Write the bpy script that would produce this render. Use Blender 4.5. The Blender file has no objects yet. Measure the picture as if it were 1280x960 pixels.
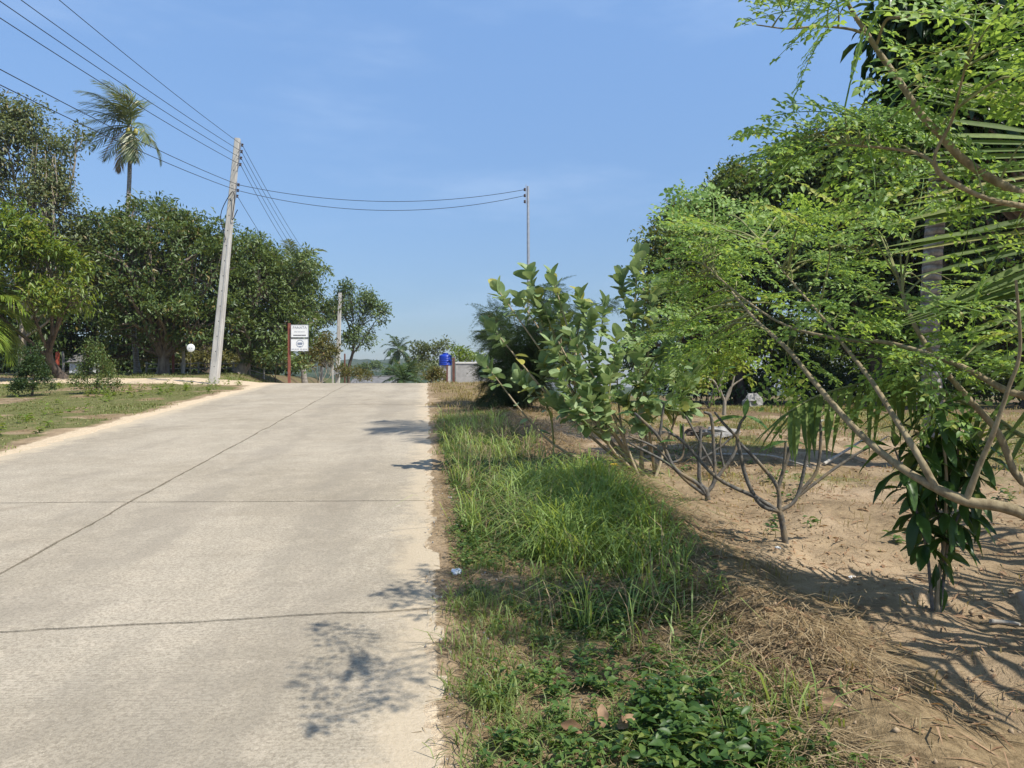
import bpy, math, random
import numpy as np
from mathutils import Matrix, Vector

random.seed(7)
RNG = np.random.default_rng(7)
scene = bpy.context.scene
C = scene.collection
R = math.radians

# ------------------------------------------------------------------ camera
cam_d = bpy.data.cameras.new("camera")
cam_d.sensor_width = 36.0
cam_d.lens = 27.0
cam_d.clip_start = 0.05
cam_d.clip_end = 12000
cam = bpy.data.objects.new("camera", cam_d)
CAM_Z = 1.6
cam.location = (0, 0, CAM_Z)
cam.rotation_euler = (R(90), 0, 0)
C.objects.link(cam)
scene.camera = cam

# ------------------------------------------------------------------ sky, sun, exposure
SUN_EL = R(55)
SUN_AZ = R(-36)            # angle of the direction to the sun from +X, counter-clockwise
to_sun = Vector((math.cos(SUN_EL) * math.cos(SUN_AZ), math.cos(SUN_EL) * math.sin(SUN_AZ), math.sin(SUN_EL)))
world = bpy.data.worlds.new("World")
scene.world = world
world.use_nodes = True
wn = world.node_tree
wn.nodes.clear()
sky = wn.nodes.new("ShaderNodeTexSky")
sky.sky_type = 'NISHITA'
sky.sun_disc = False
sky.sun_elevation = SUN_EL
sky.sun_rotation = math.pi / 2 - SUN_AZ     # measured from +Y, clockwise
sky.altitude = 0
sky.air_density = 1.0
sky.dust_density = 0.2
sky.ozone_density = 2.5
bg = wn.nodes.new("ShaderNodeBackground")
bg.inputs["Strength"].default_value = 0.15
wo = wn.nodes.new("ShaderNodeOutputWorld")
tc = wn.nodes.new("ShaderNodeTexCoord")
sp = wn.nodes.new("ShaderNodeSeparateXYZ"); wn.links.new(tc.outputs["Generated"], sp.inputs[0])
cr_ = wn.nodes.new("ShaderNodeValToRGB"); wn.links.new(sp.outputs[2], cr_.inputs[0])
for pos_, c_ in ((0.0, (.30, .32, .385)), (.10, (.40, .385, .445)), (.28, (1.06, .995, .88)), (.45, (.98, 1.07, 1.13))):
    e_ = cr_.color_ramp.elements[0] if pos_ == 0 else cr_.color_ramp.elements[1] if pos_ == .45 else cr_.color_ramp.elements.new(pos_)
    e_.position = pos_; e_.color = (*c_, 1)
mu = wn.nodes.new("ShaderNodeMix"); mu.data_type = 'RGBA'; mu.blend_type = 'MULTIPLY'; mu.inputs[0].default_value = 1
wn.links.new(sky.outputs["Color"], mu.inputs[6]); wn.links.new(cr_.outputs[0], mu.inputs[7])
# a faint high wisp of cloud
mp = wn.nodes.new("ShaderNodeMapping"); wn.links.new(tc.outputs["Generated"], mp.inputs[0]); mp.inputs["Scale"].default_value = (1.2, 1.0, 5.0); mp.inputs["Rotation"].default_value = (0, R(-32), 0)
nz = wn.nodes.new("ShaderNodeTexNoise"); wn.links.new(mp.outputs[0], nz.inputs["Vector"]); nz.inputs["Scale"].default_value = 2.2; nz.inputs["Detail"].default_value = 6; nz.inputs["Roughness"].default_value = .55
mr = wn.nodes.new("ShaderNodeMapRange"); mr.interpolation_type = 'SMOOTHSTEP'; wn.links.new(nz.outputs["Fac"], mr.inputs[0])
for k_, v_ in (("From Min", .5), ("From Max", .85), ("To Min", 0), ("To Max", .25)): mr.inputs[k_].default_value = v_
mc = wn.nodes.new("ShaderNodeMix"); mc.data_type = 'RGBA'; wn.links.new(mr.outputs[0], mc.inputs[0]); wn.links.new(mu.outputs[2], mc.inputs[6]); mc.inputs[7].default_value = (3.9, 4.7, 5.9, 1)
wn.links.new(mc.outputs[2], bg.inputs["Color"])
wn.links.new(bg.outputs[0], wo.inputs[0])
sun_d = bpy.data.lights.new("sun", 'SUN')
sun_d.energy = 4.6
sun_d.angle = R(0.5)
sun_d.color = (1.0, 0.95, 0.86)
sun = bpy.data.objects.new("sun", sun_d)
sun.rotation_euler = to_sun.to_track_quat('Z', 'Y').to_euler()
sun.location = (20, -5, 30)
C.objects.link(sun)
scene.view_settings.view_transform = 'Standard'
scene.view_settings.look = 'None'
scene.view_settings.gamma = 1
scene.view_settings.exposure = 0.44
scene.cycles.max_bounces = 8
scene.cycles.transparent_max_bounces = 8
scene.cycles.use_adaptive_sampling = True

# ------------------------------------------------------------------ small maths
F0 = 960.0
def W(px, py, Y):
    return np.array([(px - 640) / F0 * Y, Y, CAM_Z + (480 - py) / F0 * Y])
def smooth(a, b, x):
    t = np.clip((np.asarray(x, float) - a) / (b - a), 0, 1)
    return t * t * (3 - 2 * t)
def _hash(i, j, s):
    h = np.sin(i * 127.1 + j * 311.7 + s * 74.7) * 43758.5453
    return h - np.floor(h)
def noise2(x, y, s=0.0):
    x = np.asarray(x, float); y = np.asarray(y, float)
    i = np.floor(x); j = np.floor(y); f = x - i; g = y - j
    f = f * f * (3 - 2 * f); g = g * g * (3 - 2 * g)
    a = _hash(i, j, s); b = _hash(i + 1, j, s); c = _hash(i, j + 1, s); d = _hash(i + 1, j + 1, s)
    return (a + (b - a) * f) * (1 - g) + (c + (d - c) * f) * g
def fbm(x, y, s=0.0, o=3):
    v = 0; a = .5; n = 0
    for k in range(o):
        v = v + a * noise2(x * 2 ** k, y * 2 ** k, s + k * 3.1); n += a; a *= .5
    return v / n
def norm(v):
    v = np.asarray(v, float)
    return v / np.maximum(np.linalg.norm(v, axis=-1, keepdims=True), 1e-9)

# ------------------------------------------------------------------ the lie of the land
RD = 0.113                                   # the road drifts this much to the left per metre
def road_t(x, y):
    return x + RD * y - 0.07                 # 0 at the right road edge, -6 at the left one
def t_to_x(t, y):
    return t - RD * y + 0.07
def road_z(y):
    y = np.asarray(y, float)
    k = .125 / 16
    a = .055 * y
    b = .055 * y - k * (y - 28) ** 2
    z36 = .055 * 36 - k * 64
    c = np.maximum(z36 - .07 * (y - 36), -8.6)
    return np.where(y < 28, a, np.where(y < 36, b, c))
def left_z(y):
    y = np.asarray(y, float)
    a = .055 * y; b = a - (.055 / 24) * (y - 34) ** 2
    c = 2.2 - 10.8 * smooth(90, 260, y)
    return np.where(y < 34, a, np.where(y < 46, b, c))
def right_z(y):
    y = np.asarray(y, float)
    a = .055 * y; b = a - (.055 / 24) * (y - 10) ** 2
    c = .88 - 9.48 * smooth(42, 200, y)
    return np.where(y < 10, a, np.where(y < 22, b, c))
def ground(x, y):
    x = np.asarray(x, float); y = np.asarray(y, float)
    t = road_t(x, y)
    wl = smooth(6.5, 10, -t); wr = smooth(2.0, 7, t)
    z = road_z(y) * (1 - wl) * (1 - wr) + left_z(y) * wl + right_z(y) * wr
    near = 1 - smooth(40, 80, y)
    off = smooth(0.0, .5, t) + smooth(0, .5, -t - 6.0)
    ridge = np.exp(-((t - 1.75 - .25 * (noise2(y * .5, 0 * y, 9) - .5)) / .33) ** 2)
    z = z + near * ridge * .17 * (0.35 + 1.0 * noise2(x * .9, y * .9, 4)) * (1 - smooth(14, 19, y))
    bed = smooth(2.0, 3.0, t) * near
    z = z + bed * (.16 * (fbm(x * .55, y * .55, 2) - .45) + .05 * (noise2(x * 2.2, y * 2.2, 21) - .5))
    z = z - bed * .035 * smooth(.62, .8, noise2(x * 3.1 + 9, y * 2.2, 23)) + bed * .02 * (noise2(x * 7, y * 7, 24) - .5)
    for mx, my in ((2.43, 4.4), (2.14, 6.0), (1.94, 7.6), (1.47, 9.0)):
        z = z + .05 * np.exp(-((x - mx) ** 2 + (y - my) ** 2) / .03)
    z = z + near * np.clip(off, 0, 1) * (.05 * (noise2(x * 1.4, y * 1.4, 5) - .5) + .022 * (noise2(x * 5, y * 5, 6) - .5))
    z = z + near * (.026 * (noise2(x * 3.3, y * 3.3, 7) - .42) + .014 * (noise2(x * 11, y * 11, 8) - .5))
    inside = smooth(0.02, .32, -t) * smooth(0.02, .4, t + 6.0)
    z = z - .075 * inside
    return z
def gz(x, y):
    return float(ground(np.array([x]), np.array([y]))[0])

def zones(x, y):
    """0..1 weights of green cover, pale sand, dry straw and leaf litter; bare soil is what is left"""
    t = road_t(x, y)
    n1 = fbm(x * .8, y * .8, 31); n2 = fbm(x * 2.6, y * 2.6, 32); n3 = fbm(x * .25, y * .25, 33)
    wob = (n1 - .5) * .7 + (n2 - .5) * .4
    right = t > -3
    g = smooth(.08, .3, t + wob * .25) * (1 - smooth(1.35, 1.75, t + wob * 1.2)) * (1 - smooth(15.5, 18.5, y + wob * 3))
    g = g * (smooth(4.3, 5.8, y + wob * 2.5) + (1 - smooth(4.3, 5.8, y + wob * 2.5)) * smooth(.46, .58, n2 * .6 + n1 * .4 + .05))
    weedy = smooth(.50, .58, n1 * .5 + n2 * .5) * smooth(.3, .8, t) * (1 - smooth(1.2, 1.6, t)) * (1 - smooth(4.6, 5.4, y))
    field = smooth(2.3, 3.2, t) * smooth(7.5, 10, y)
    g = np.maximum(np.maximum(g, weedy), field * smooth(.42, .62, n1 * .6 + n3 * .4) * .8)
    straw = smooth(1.15, 1.5, t + wob * .5) * (1 - smooth(2.0, 2.7, t + wob * .9)) * (1 - smooth(16, 20, y))
    straw = np.maximum(straw, smooth(15, 18, y + wob * 3) * smooth(.15, .6, t) * (1 - smooth(3, 5, t)))
    straw = np.maximum(straw, field * .75 * smooth(.4, .6, n2))
    straw = np.maximum(straw, .8 * smooth(.02, .15, t) * (1 - smooth(1.1, 1.6, t)) * smooth(.2, .4, n2))
    sand = (1 - smooth(-.10, .05, t + wob * .16)) * smooth(-1, 0, t)
    # the left verge
    lt = -t - 6.0
    gl = smooth(.3, .9, lt + wob * .9) * smooth(.38, .54, n1 * .6 + n3 * .4 + .03)
    drive = smooth(28.8, 29.8, y + wob * 1.5) * (1 - smooth(33.2, 34.2, y + wob)) * (1 - smooth(30, 36, lt))
    lot = smooth(27.2, 29.2, y + wob) * (1 - smooth(35, 37, y)) * (1 - smooth(1.5, 3.5, lt + wob))
    drive = np.maximum(drive, lot)
    sl = np.maximum(1 - smooth(.15, .55, lt + wob * .5), drive)
    L = lt > -3
    g = np.where(L, gl * (1 - drive) * (1 - .5 * smooth(35, 38, y)), g)
    straw = np.where(L, .75 * smooth(.25, .9, lt) * (1 - drive) * smooth(.3, .5, n2), straw)
    sand = np.where(L, sl, sand)
    litter = np.where(L, smooth(35, 37, y), smooth(4, 6, t) * smooth(17, 20, y) * .8)
    far = smooth(60, 90, y)
    g = g * (1 - far) + far
    sand = sand * (1 - far); straw = straw * (1 - far); litter = litter * (1 - far)
    return g, sand, straw, litter

# ------------------------------------------------------------------ mesh collecting
class MB:
    def __init__(self):
        self.V = []; self.F = []; self.A = []; self.n = 0
    def add(self, V, F, rnd=0.0, smooth_=True):
        V = np.asarray(V, np.float32).reshape(-1, 3); F = np.asarray(F, np.int64)
        if len(V) == 0 or len(F) == 0: return
        self.V.append(V); self.F.append((F + self.n, smooth_))
        self.A.append(np.broadcast_to(np.asarray(rnd, np.float32), (len(V),)).copy())
        self.n += len(V)
    def mesh(self, name):
        me = bpy.data.meshes.new(name)
        if not self.V: return me
        V = np.concatenate(self.V)
        loops = np.concatenate([f.reshape(-1) for f, _ in self.F])
        tot = np.concatenate([np.full(len(f), f.shape[1]) for f, _ in self.F])
        sm = np.concatenate([np.full(len(f), s) for f, s in self.F])
        start = np.concatenate([[0], np.cumsum(tot)[:-1]])
        me.vertices.add(len(V)); me.vertices.foreach_set("co", V.reshape(-1))
        me.loops.add(len(loops)); me.loops.foreach_set("vertex_index", loops.astype(np.int32))
        me.polygons.add(len(tot))
        me.polygons.foreach_set("loop_start", start.astype(np.int32))
        me.polygons.foreach_set("use_smooth", sm.astype(bool))
        at = me.attributes.new("rnd", 'FLOAT', 'POINT')
        at.data.foreach_set("value", np.concatenate(self.A))
        me.update(calc_edges=True)
        return me
    def tube(self, pts, rad, ns=6, rnd=0.0, cap=True):
        pts = np.asarray(pts, float); n = len(pts)
        rad = np.broadcast_to(np.asarray(rad, float), (n,))
        d = norm(np.gradient(pts, axis=0))
        ref = np.array([0, 0, 1.0]) if abs(d[:, 2]).mean() < .8 else np.array([1.0, 0, 0])
        a = norm(np.cross(d, ref)); b = np.cross(d, a)
        th = np.linspace(0, 2 * np.pi, ns, endpoint=False)
        V = pts[:, None] + rad[:, None, None] * (np.cos(th)[None, :, None] * a[:, None] + np.sin(th)[None, :, None] * b[:, None])
        V = V.reshape(-1, 3)
        i = np.arange(n - 1)[:, None] * ns; j = np.arange(ns)[None]; k = (j + 1) % ns
        Fq = np.stack([i + j, i + k, i + ns + k, i + ns + j], -1).reshape(-1, 4)
        self.add(V, Fq, rnd)
        if cap:
            for e, p in ((0, pts[0]), (n - 1, pts[-1])):
                ring = V[e * ns:(e + 1) * ns]
                q = np.arange(ns); f = np.stack([q, (q + 1) % ns, np.full(ns, ns)], -1)
                self.add(np.vstack([ring, p]), f if e else f[:, ::-1], rnd)
    def box(self, c, s, rz=0.0, rnd=0.0, rot=None):
        x, y, z = np.array(s) / 2
        V = np.array([[sx * x, sy * y, sz * z] for sz in (-1, 1) for sy in (-1, 1) for sx in (-1, 1)])
        if rot is not None: V = V @ np.array(rot).T
        elif rz:
            cs, sn = math.cos(rz), math.sin(rz)
            V = V @ np.array([[cs, -sn, 0], [sn, cs, 0], [0, 0, 1]]).T
        F = [[0, 2, 3, 1], [4, 5, 7, 6], [0, 1, 5, 4], [2, 6, 7, 3], [0, 4, 6, 2], [1, 3, 7, 5]]
        self.add(V + np.array(c), F, rnd, False)
    def lathe(self, c, prof, ns=14, rnd=0.0, axis=None):
        prof = np.array(prof, float); th = np.linspace(0, 2 * np.pi, ns, endpoint=False)
        V = np.stack([prof[:, 0][:, None] * np.cos(th), prof[:, 0][:, None] * np.sin(th), np.repeat(prof[:, 1][:, None], ns, 1)], -1).reshape(-1, 3)
        if axis is not None:
            q = Vector((0, 0, 1)).rotation_difference(Vector(axis)).to_matrix(); V = V @ np.array(q).T
        n = len(prof); i = np.arange(n - 1)[:, None] * ns; j = np.arange(ns)[None]; k = (j + 1) % ns
        self.add(V + np.array(c), np.stack([i + j, i + k, i + ns + k, i + ns + j], -1).reshape(-1, 4), rnd)
    def scatter(self, tV, tF, pos, ax, up, size, rnd):
        """copies of a small template: its +Y along ax, its +Z towards up"""
        pos = np.asarray(pos, float); N = len(pos)
        if N == 0: return
        y = norm(ax); x = norm(np.cross(y, up)); z = np.cross(x, y)
        s = np.broadcast_to(np.asarray(size, float).reshape(N, -1) if np.ndim(size) else np.full((N, 1), size), (N, np.shape(size)[1] if np.ndim(size) > 1 else 1))
        if s.shape[1] == 1: s = np.repeat(s, 3, 1)
        k = len(tV)
        V = pos[:, None] + tV[None, :, 0:1] * (x * s[:, 0:1])[:, None] + tV[None, :, 1:2] * (y * s[:, 1:2])[:, None] + tV[None, :, 2:3] * (z * s[:, 2:3])[:, None]
        F = (np.arange(N) * k)[:, None, None] + tF[None]
        self.add(V.reshape(-1, 3), F.reshape(-1, tF.shape[1]), np.repeat(np.broadcast_to(rnd, (N,)), k))

def spline(pts, sub=6):
    P = np.asarray(pts, float)
    P = np.vstack([2 * P[0] - P[1], P, 2 * P[-1] - P[-2]])
    out = []
    for i in range(1, len(P) - 2):
        p0, p1, p2, p3 = P[i - 1:i + 3]
        for t in np.linspace(0, 1, sub, endpoint=False):
            out.append(.5 * (2 * p1 + (p2 - p0) * t + (2 * p0 - 5 * p1 + 4 * p2 - p3) * t * t + (3 * p1 - p0 - 3 * p2 + p3) * t ** 3))
    out.append(P[-2])
    return np.array(out)
def taper(n, a, b, p=1.0):
    return a + (b - a) * np.linspace(0, 1, n) ** p
def rand_dirs(n, rng=RNG):
    return norm(rng.normal(size=(n, 3)))

# ------------------------------------------------------------------ materials
def new_mat(name):
    m = bpy.data.materials.new(name); m.use_nodes = True
    nt = m.node_tree; nt.nodes.clear()
    return m, nt
class NT:
    def __init__(self, nt): self.nt = nt
    def n(self, t, **k):
        o = self.nt.nodes.new("ShaderNode" + t)
        for a, b in k.items(): setattr(o, a, b)
        return o
    def l(self, a, b): self.nt.links.new(a, b)
    def val(self, x, sock):
        if hasattr(x, "links"): self.l(x, sock)
        elif isinstance(x, tuple): sock.default_value = (*x, 1.0) if len(x) == 3 else x
        else: sock.default_value = x
    def noise(self, scale, detail=4, rough=.6, vec=None, dist=0.0):
        o = self.n("TexNoise"); o.inputs["Scale"].default_value = scale; o.inputs["Detail"].default_value = detail
        o.inputs["Roughness"].default_value = rough; o.inputs["Distortion"].default_value = dist
        if vec is not None: self.l(vec, o.inputs["Vector"])
        return o.outputs["Fac"]
    def ramp(self, x, a, b, lo=0.0, hi=1.0):
        o = self.n("MapRange", interpolation_type='SMOOTHSTEP'); self.l(x, o.inputs["Value"])
        for k, v in (("From Min", a), ("From Max", b), ("To Min", lo), ("To Max", hi)): o.inputs[k].default_value = v
        return o.outputs[0]
    def mix(self, f, a, b, mode='MIX'):
        o = self.n("Mix", data_type='RGBA', blend_type=mode)
        self.val(f, o.inputs[0]); self.val(a, o.inputs[6]); self.val(b, o.inputs[7])
        return o.outputs[2]
    def math(self, op, a, b=0.0, c=0.0):
        o = self.n("Math", operation=op)
        self.val(a, o.inputs[0]); self.val(b, o.inputs[1]); self.val(c, o.inputs[2])
        return o.outputs[0]
    def pos(self): return self.n("NewGeometry").outputs["Position"]
    def objc(self): return self.n("TexCoord").outputs["Object"]
    def scale(self, v, s):
        o = self.n("Mapping"); self.l(v, o.inputs["Vector"]); o.inputs["Scale"].default_value = s
        return o.outputs[0]
    def rnd(self):
        a = self.n("Attribute", attribute_name="rnd").outputs["Fac"]
        b = self.n("ObjectInfo").outputs["Random"]
        return self.math('FRACT', self.math('ADD', a, b))
    def attr(self, nm): return self.n("Attribute", attribute_name=nm)
    def bump(self, h, strength=.4, dist=.01):
        o = self.n("Bump"); self.l(h, o.inputs["Height"]); o.inputs["Strength"].default_value = strength; o.inputs["Distance"].default_value = dist
        return o.outputs[0]
    def bsdf(self, col, rough=.8, nrm=None, metal=0.0, spec=.35):
        o = self.n("BsdfPrincipled"); self.val(col, o.inputs["Base Color"]); self.val(rough, o.inputs["Roughness"])
        o.inputs["Metallic"].default_value = metal; o.inputs["Specular IOR Level"].default_value = spec
        if nrm is not None: self.l(nrm, o.inputs["Normal"])
        return o.outputs[0]
    def out(self, s):
        o = self.n("OutputMaterial"); self.l(s, o.inputs["Surface"])

def leaf_mat(name, c1, c2, c3=None, rough=.5, trans=.3, tcol=None, spec=.4, vein=0.0):
    m, nt = new_mat(name); k = NT(nt)
    r = k.rnd()
    col = k.mix(k.ramp(r, 0, .8), c1, c2)
    if c3: col = k.mix(k.ramp(r, .90, .95), col, c3)
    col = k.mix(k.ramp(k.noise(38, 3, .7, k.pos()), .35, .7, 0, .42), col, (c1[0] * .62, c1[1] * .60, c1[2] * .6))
    b = k.bsdf(col, rough, None, 0, spec)
    t = k.n("BsdfTranslucent")
    k.l(k.mix(.55, col, tcol or (c2[0] * 2.2, c2[1] * 1.9, c2[2] * .8)), t.inputs["Color"])
    mx = k.n("MixShader"); mx.inputs[0].default_value = trans
    k.l(b, mx.inputs[1]); k.l(t.outputs[0], mx.inputs[2])
    k.out(mx.outputs[0])
    return m
def bark_mat(name, c1, c2, sc=6.0, stretch=.25, bumpd=.02, rough=.9):
    m, nt = new_mat(name); k = NT(nt)
    v = k.scale(k.pos(), (sc, sc, sc * stretch))
    n = k.noise(1.0, 6, .65, v)
    n2 = k.noise(sc * 4, 3)
    col = k.mix(k.ramp(n, .3, .7), c1, c2)
    k.out(k.bsdf(col, rough, k.bump(k.math('ADD', n, k.math('MULTIPLY', n2, .4)), .7, bumpd)))
    return m
def plain_mat(name, c, rough=.6, metal=0.0, var=.12, sc=8.0, dirt=None):
    m, nt = new_mat(name); k = NT(nt)
    n = k.noise(sc, 5, .6, k.objc())
    col = k.mix(k.ramp(n, .3, .75), tuple(x * (1 - var) for x in c), tuple(min(1, x * (1 + var)) for x in c))
    if dirt: col = k.mix(k.ramp(k.noise(sc * .35, 5, .7, k.objc()), .5, .75, 0, .7), col, dirt)
    k.out(k.bsdf(col, rough, k.bump(n, .15, .004), metal))
    return m

M = {}
# concrete road
m, nt = new_mat("road_concrete"); k = NT(nt); p = k.pos()
sx = k.n("SeparateXYZ"); k.l(p, sx.inputs[0])
t = k.math('SUBTRACT', k.math('ADD', sx.outputs[0], k.math('MULTIPLY', sx.outputs[1], RD)), .07)
big = k.noise(.55, 5, .6, p); mid = k.noise(4.0, 6, .7, p); fine = k.noise(48, 4, .85, p); speck = k.noise(160, 2, .6, p)
streak = k.noise(1.0, 4, .6, k.scale(p, (1.6, 6, 1)))
col = k.mix(k.ramp(big, .35, .68), (.355, .305, .228), (.465, .404, .312))
col = k.mix(k.ramp(mid, .42, .72, 0, .5), col, (.56, .475, .36))
col = k.mix(k.ramp(streak, .5, .78, 0, .3), col, (.31, .26, .19))
col = k.mix(k.ramp(fine, .36, .60, .58, 0), col, (.15, .125, .09))
col = k.mix(k.ramp(speck, .60, .72, 0, .5), col, (.70, .62, .49))
stain = k.noise(.9, 5, .75, k.scale(p, (1, .55, 1)), .6)
pit = k.noise(26, 5, .8, p)
col = k.mix(k.ramp(pit, .54, .70, 0, .55), col, (.20, .172, .128))
trk = k.math('ADD', k.ramp(k.math('ABSOLUTE', k.math('ADD', t, .95)), .1, .5, .16, 0), k.ramp(k.math('ABSOLUTE', k.math('ADD', t, 2.35)), .1, .5, .10, 0))
col = k.mix(k.ramp(k.math('ADD', k.noise(1.3, 5, .7, k.scale(p, (1, .4, 1))), trk), .50, .74, 0, .46), col, (.235, .205, .16))
col = k.mix(k.ramp(stain, .56, .74, 0, .5), col, (.22, .185, .135))
sn = k.noise(2.2, 6, .7, p); sn2 = k.noise(9, 4, .7, p)
edge = k.math('ADD', k.math('MULTIPLY', k.math('SUBTRACT', sn, .5), .9), k.math('MULTIPLY', k.math('SUBTRACT', sn2, .5), .35))
fr = k.ramp(k.math('ADD', t, edge), -.36, -.08)
fl = k.ramp(k.math('SUBTRACT', edge, k.math('ADD', t, 6.0)), -.45, -.1)
sandf = k.math('MAXIMUM', fr, fl)
col = k.mix(k.math('MULTIPLY', sandf, .75), col, k.mix(fine, (.43, .345, .235), (.56, .465, .335)))
blot = k.ramp(k.math('ADD', k.noise(3.2, 6, .75, p), k.ramp(t, -2.2, 0, 0, .10)), .70, .78)
col = k.mix(k.math('MULTIPLY', blot, .5), col, (.60, .52, .41))
wv = k.n("TexWave", wave_type='BANDS', bands_direction='Y'); wv.inputs["Scale"].default_value = 13; wv.inputs["Distortion"].default_value = 1.6
wv.inputs["Detail"].default_value = 3; k.l(k.scale(p, (.35, 1, 1)), wv.inputs["Vector"])
h = k.math('ADD', k.math('MULTIPLY', wv.outputs["Fac"], k.math('MULTIPLY', k.math('MULTIPLY', k.ramp(big, .35, .6), .4), k.math('SUBTRACT', 1.0, sandf))), k.math('MULTIPLY', fine, 1.3))
k.out(k.bsdf(col, .92, k.bump(h, .7, .008), 0, .2)); M['road'] = m

# ground sheet
m, nt = new_mat("ground_cover"); k = NT(nt); p = k.pos()
z = k.attr("zone"); sz = k.n("SeparateColor"); k.l(z.outputs["Color"], sz.inputs[0])
lit = k.attr("litter").outputs["Fac"]
n0 = k.noise(.6, 5, .6, p); n1 = k.noise(3.5, 6, .7, p); n2 = k.noise(18, 5, .75, p); n3 = k.noise(75, 3, .8, p)
br = k.math('ADD', k.math('MULTIPLY', k.math('SUBTRACT', n2, .5), .9), k.math('MULTIPLY', k.math('SUBTRACT', n1, .5), .5))
def zone(s): return k.ramp(k.math('ADD', s, br), .38, .62)
soil = k.mix(k.ramp(n1, .35, .65), (.215, .156, .094), (.345, .255, .155))
soil = k.mix(k.ramp(n0, .45, .7, 0, .6), soil, (.50, .375, .25))
soil = k.mix(k.ramp(n3, .33, .5, .5, 0), soil, (.13, .09, .055))
sand = k.mix(k.ramp(n2, .3, .7), (.50, .385, .255), (.66, .535, .375))
sand = k.mix(k.ramp(n3, .34, .5, .35, 0), sand, (.25, .17, .10))
straw = k.mix(k.ramp(n2, .3, .7), (.12, .085, .045), (.31, .225, .125))
grass = k.mix(k.ramp(n2, .3, .7), (.075, .085, .028), (.18, .175, .065))
grass = k.mix(k.ramp(n1, .52, .68, 0, .7), grass, (.27, .205, .115))
litc = k.mix(k.ramp(n2, .35, .65), (.10, .07, .042), (.23, .165, .095))
col = k.mix(zone(sz.outputs[2]), soil, straw)
col = k.mix(zone(lit), col, litc)
col = k.mix(zone(sz.outputs[0]), col, grass)
col = k.mix(zone(sz.outputs[1]), col, sand)
dist = k.n("SeparateXYZ"); k.l(p, dist.inputs[0])
farf = k.ramp(dist.outputs[1], 55, 85)
col = k.mix(farf, col, k.mix(k.ramp(k.noise(.05, 6, .7, p), .35, .65), (.05, .065, .028), (.10, .115, .05)))
hh = k.math('ADD', k.math('MULTIPLY', n1, 1.2), k.math('ADD', k.math('MULTIPLY', n2, .8), k.math('MULTIPLY', n3, .35)))
k.out(k.bsdf(col, .95, k.bump(hh, .8, .03), 0, .1)); M['ground'] = m

M['hill'] = (lambda: None)
m, nt = new_mat("hill_forest"); k = NT(nt); p = k.pos()
v = k.n("TexVoronoi"); v.inputs["Scale"].default_value = .11; k.l(p, v.inputs["Vector"])
c1 = k.mix(k.ramp(k.noise(.05, 6, .75, p), .35, .65), (.030, .052, .024), (.085, .105, .050))
c1 = k.mix(k.ramp(v.outputs["Distance"], .2, .75, 0, .55), c1, (.02, .04, .016))
c1 = k.mix(k.ramp(k.noise(.012, 4, .6, p), .6, .72, 0, .6), c1, (.20, .17, .10))
k.out(k.bsdf(c1, .95, k.bump(k.noise(.2, 5, .7, p), 1.0, 3.0), 0, .1)); M['hill'] = m

M['bark'] = bark_mat("grey_brown_bark", (.10, .075, .055), (.24, .195, .15), 7)
M['bark_dark'] = bark_mat("dark_bark", (.055, .042, .032), (.13, .10, .075), 7)
M['bark_pale'] = bark_mat("pale_bark", (.20, .165, .12), (.38, .32, .245), 9)
M['bark_moringa'] = bark_mat("moringa_bark", (.17, .13, .075), (.33, .27, .165), 28, .6, .004)
M['bark_calo'] = bark_mat("calotropis_bark", (.22, .17, .10), (.44, .36, .24), 22, .3, .008)
M['twig_green'] = bark_mat("green_twig", (.14, .15, .06), (.30, .30, .13), 20, .4, .004)
# plumeria: grey stems with leaf-scar rings
m, nt = new_mat("plumeria_bark"); k = NT(nt); p = k.pos()
n = k.noise(30, 5, .7, p); nb = k.noise(5, 4, .6, p)
col = k.mix(k.ramp(n, .3, .7), (.055, .052, .048), (.17, .16, .145))
col = k.mix(k.ramp(nb, .45, .65, 0, .75), col, (.235, .175, .10))
k.out(k.bsdf(col, .8, k.bump(n, .6, .006))); M['bark_plum'] = m
# coconut trunk: pale grey with ring scars
m, nt = new_mat("coconut_trunk"); k = NT(nt); p = k.pos()
wv = k.n("TexWave", wave_type='BANDS', bands_direction='Z'); wv.inputs["Scale"].default_value = 3.2; wv.inputs["Distortion"].default_value = 2.2; wv.inputs["Detail"].default_value = 3
k.l(p, wv.inputs["Vector"])
n = k.noise(14, 5, .7, p)
col = k.mix(k.ramp(n, .3, .7), (.20, .175, .145), (.40, .36, .31))
col = k.mix(k.ramp(wv.outputs["Fac"], .0, .35, .7, 0), col, (.11, .09, .07))
k.out(k.bsdf(col, .9, k.bump(k.math('ADD', wv.outputs["Fac"], k.math('MULTIPLY', n, .6)), .8, .02))); M['coco'] = m

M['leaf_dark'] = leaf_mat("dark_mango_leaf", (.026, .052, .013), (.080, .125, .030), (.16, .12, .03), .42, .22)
M['leaf_mid'] = leaf_mat("mango_leaf", (.052, .095, .024), (.160, .220, .068), (.22, .16, .045), .42, .25)
M['leaf_grey'] = leaf_mat("greyish_leaf", (.065, .095, .036), (.175, .21, .088), (.24, .19, .09), .45, .25)
M['leaf_bright'] = leaf_mat("bright_leaf", (.075, .135, .018), (.215, .295, .050), (.30, .27, .05), .4, .32)
M['leaf_olive'] = leaf_mat("olive_leaf", (.060, .075, .016), (.17, .16, .045), (.26, .17, .06), .5, .28)
M['leaf_big'] = leaf_mat("glossy_dark_leaf", (.014, .040, .012), (.036, .080, .020), None, .35, .22)
M['leaf_moringa'] = leaf_mat("moringa_leaf", (.120, .230, .052), (.285, .430, .115), (.42, .42, .10), .5, .42)
M['leaf_legume'] = leaf_mat("feathery_leaf", (.024, .056, .017), (.070, .120, .036), (.12, .15, .04), .5, .3)
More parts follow.
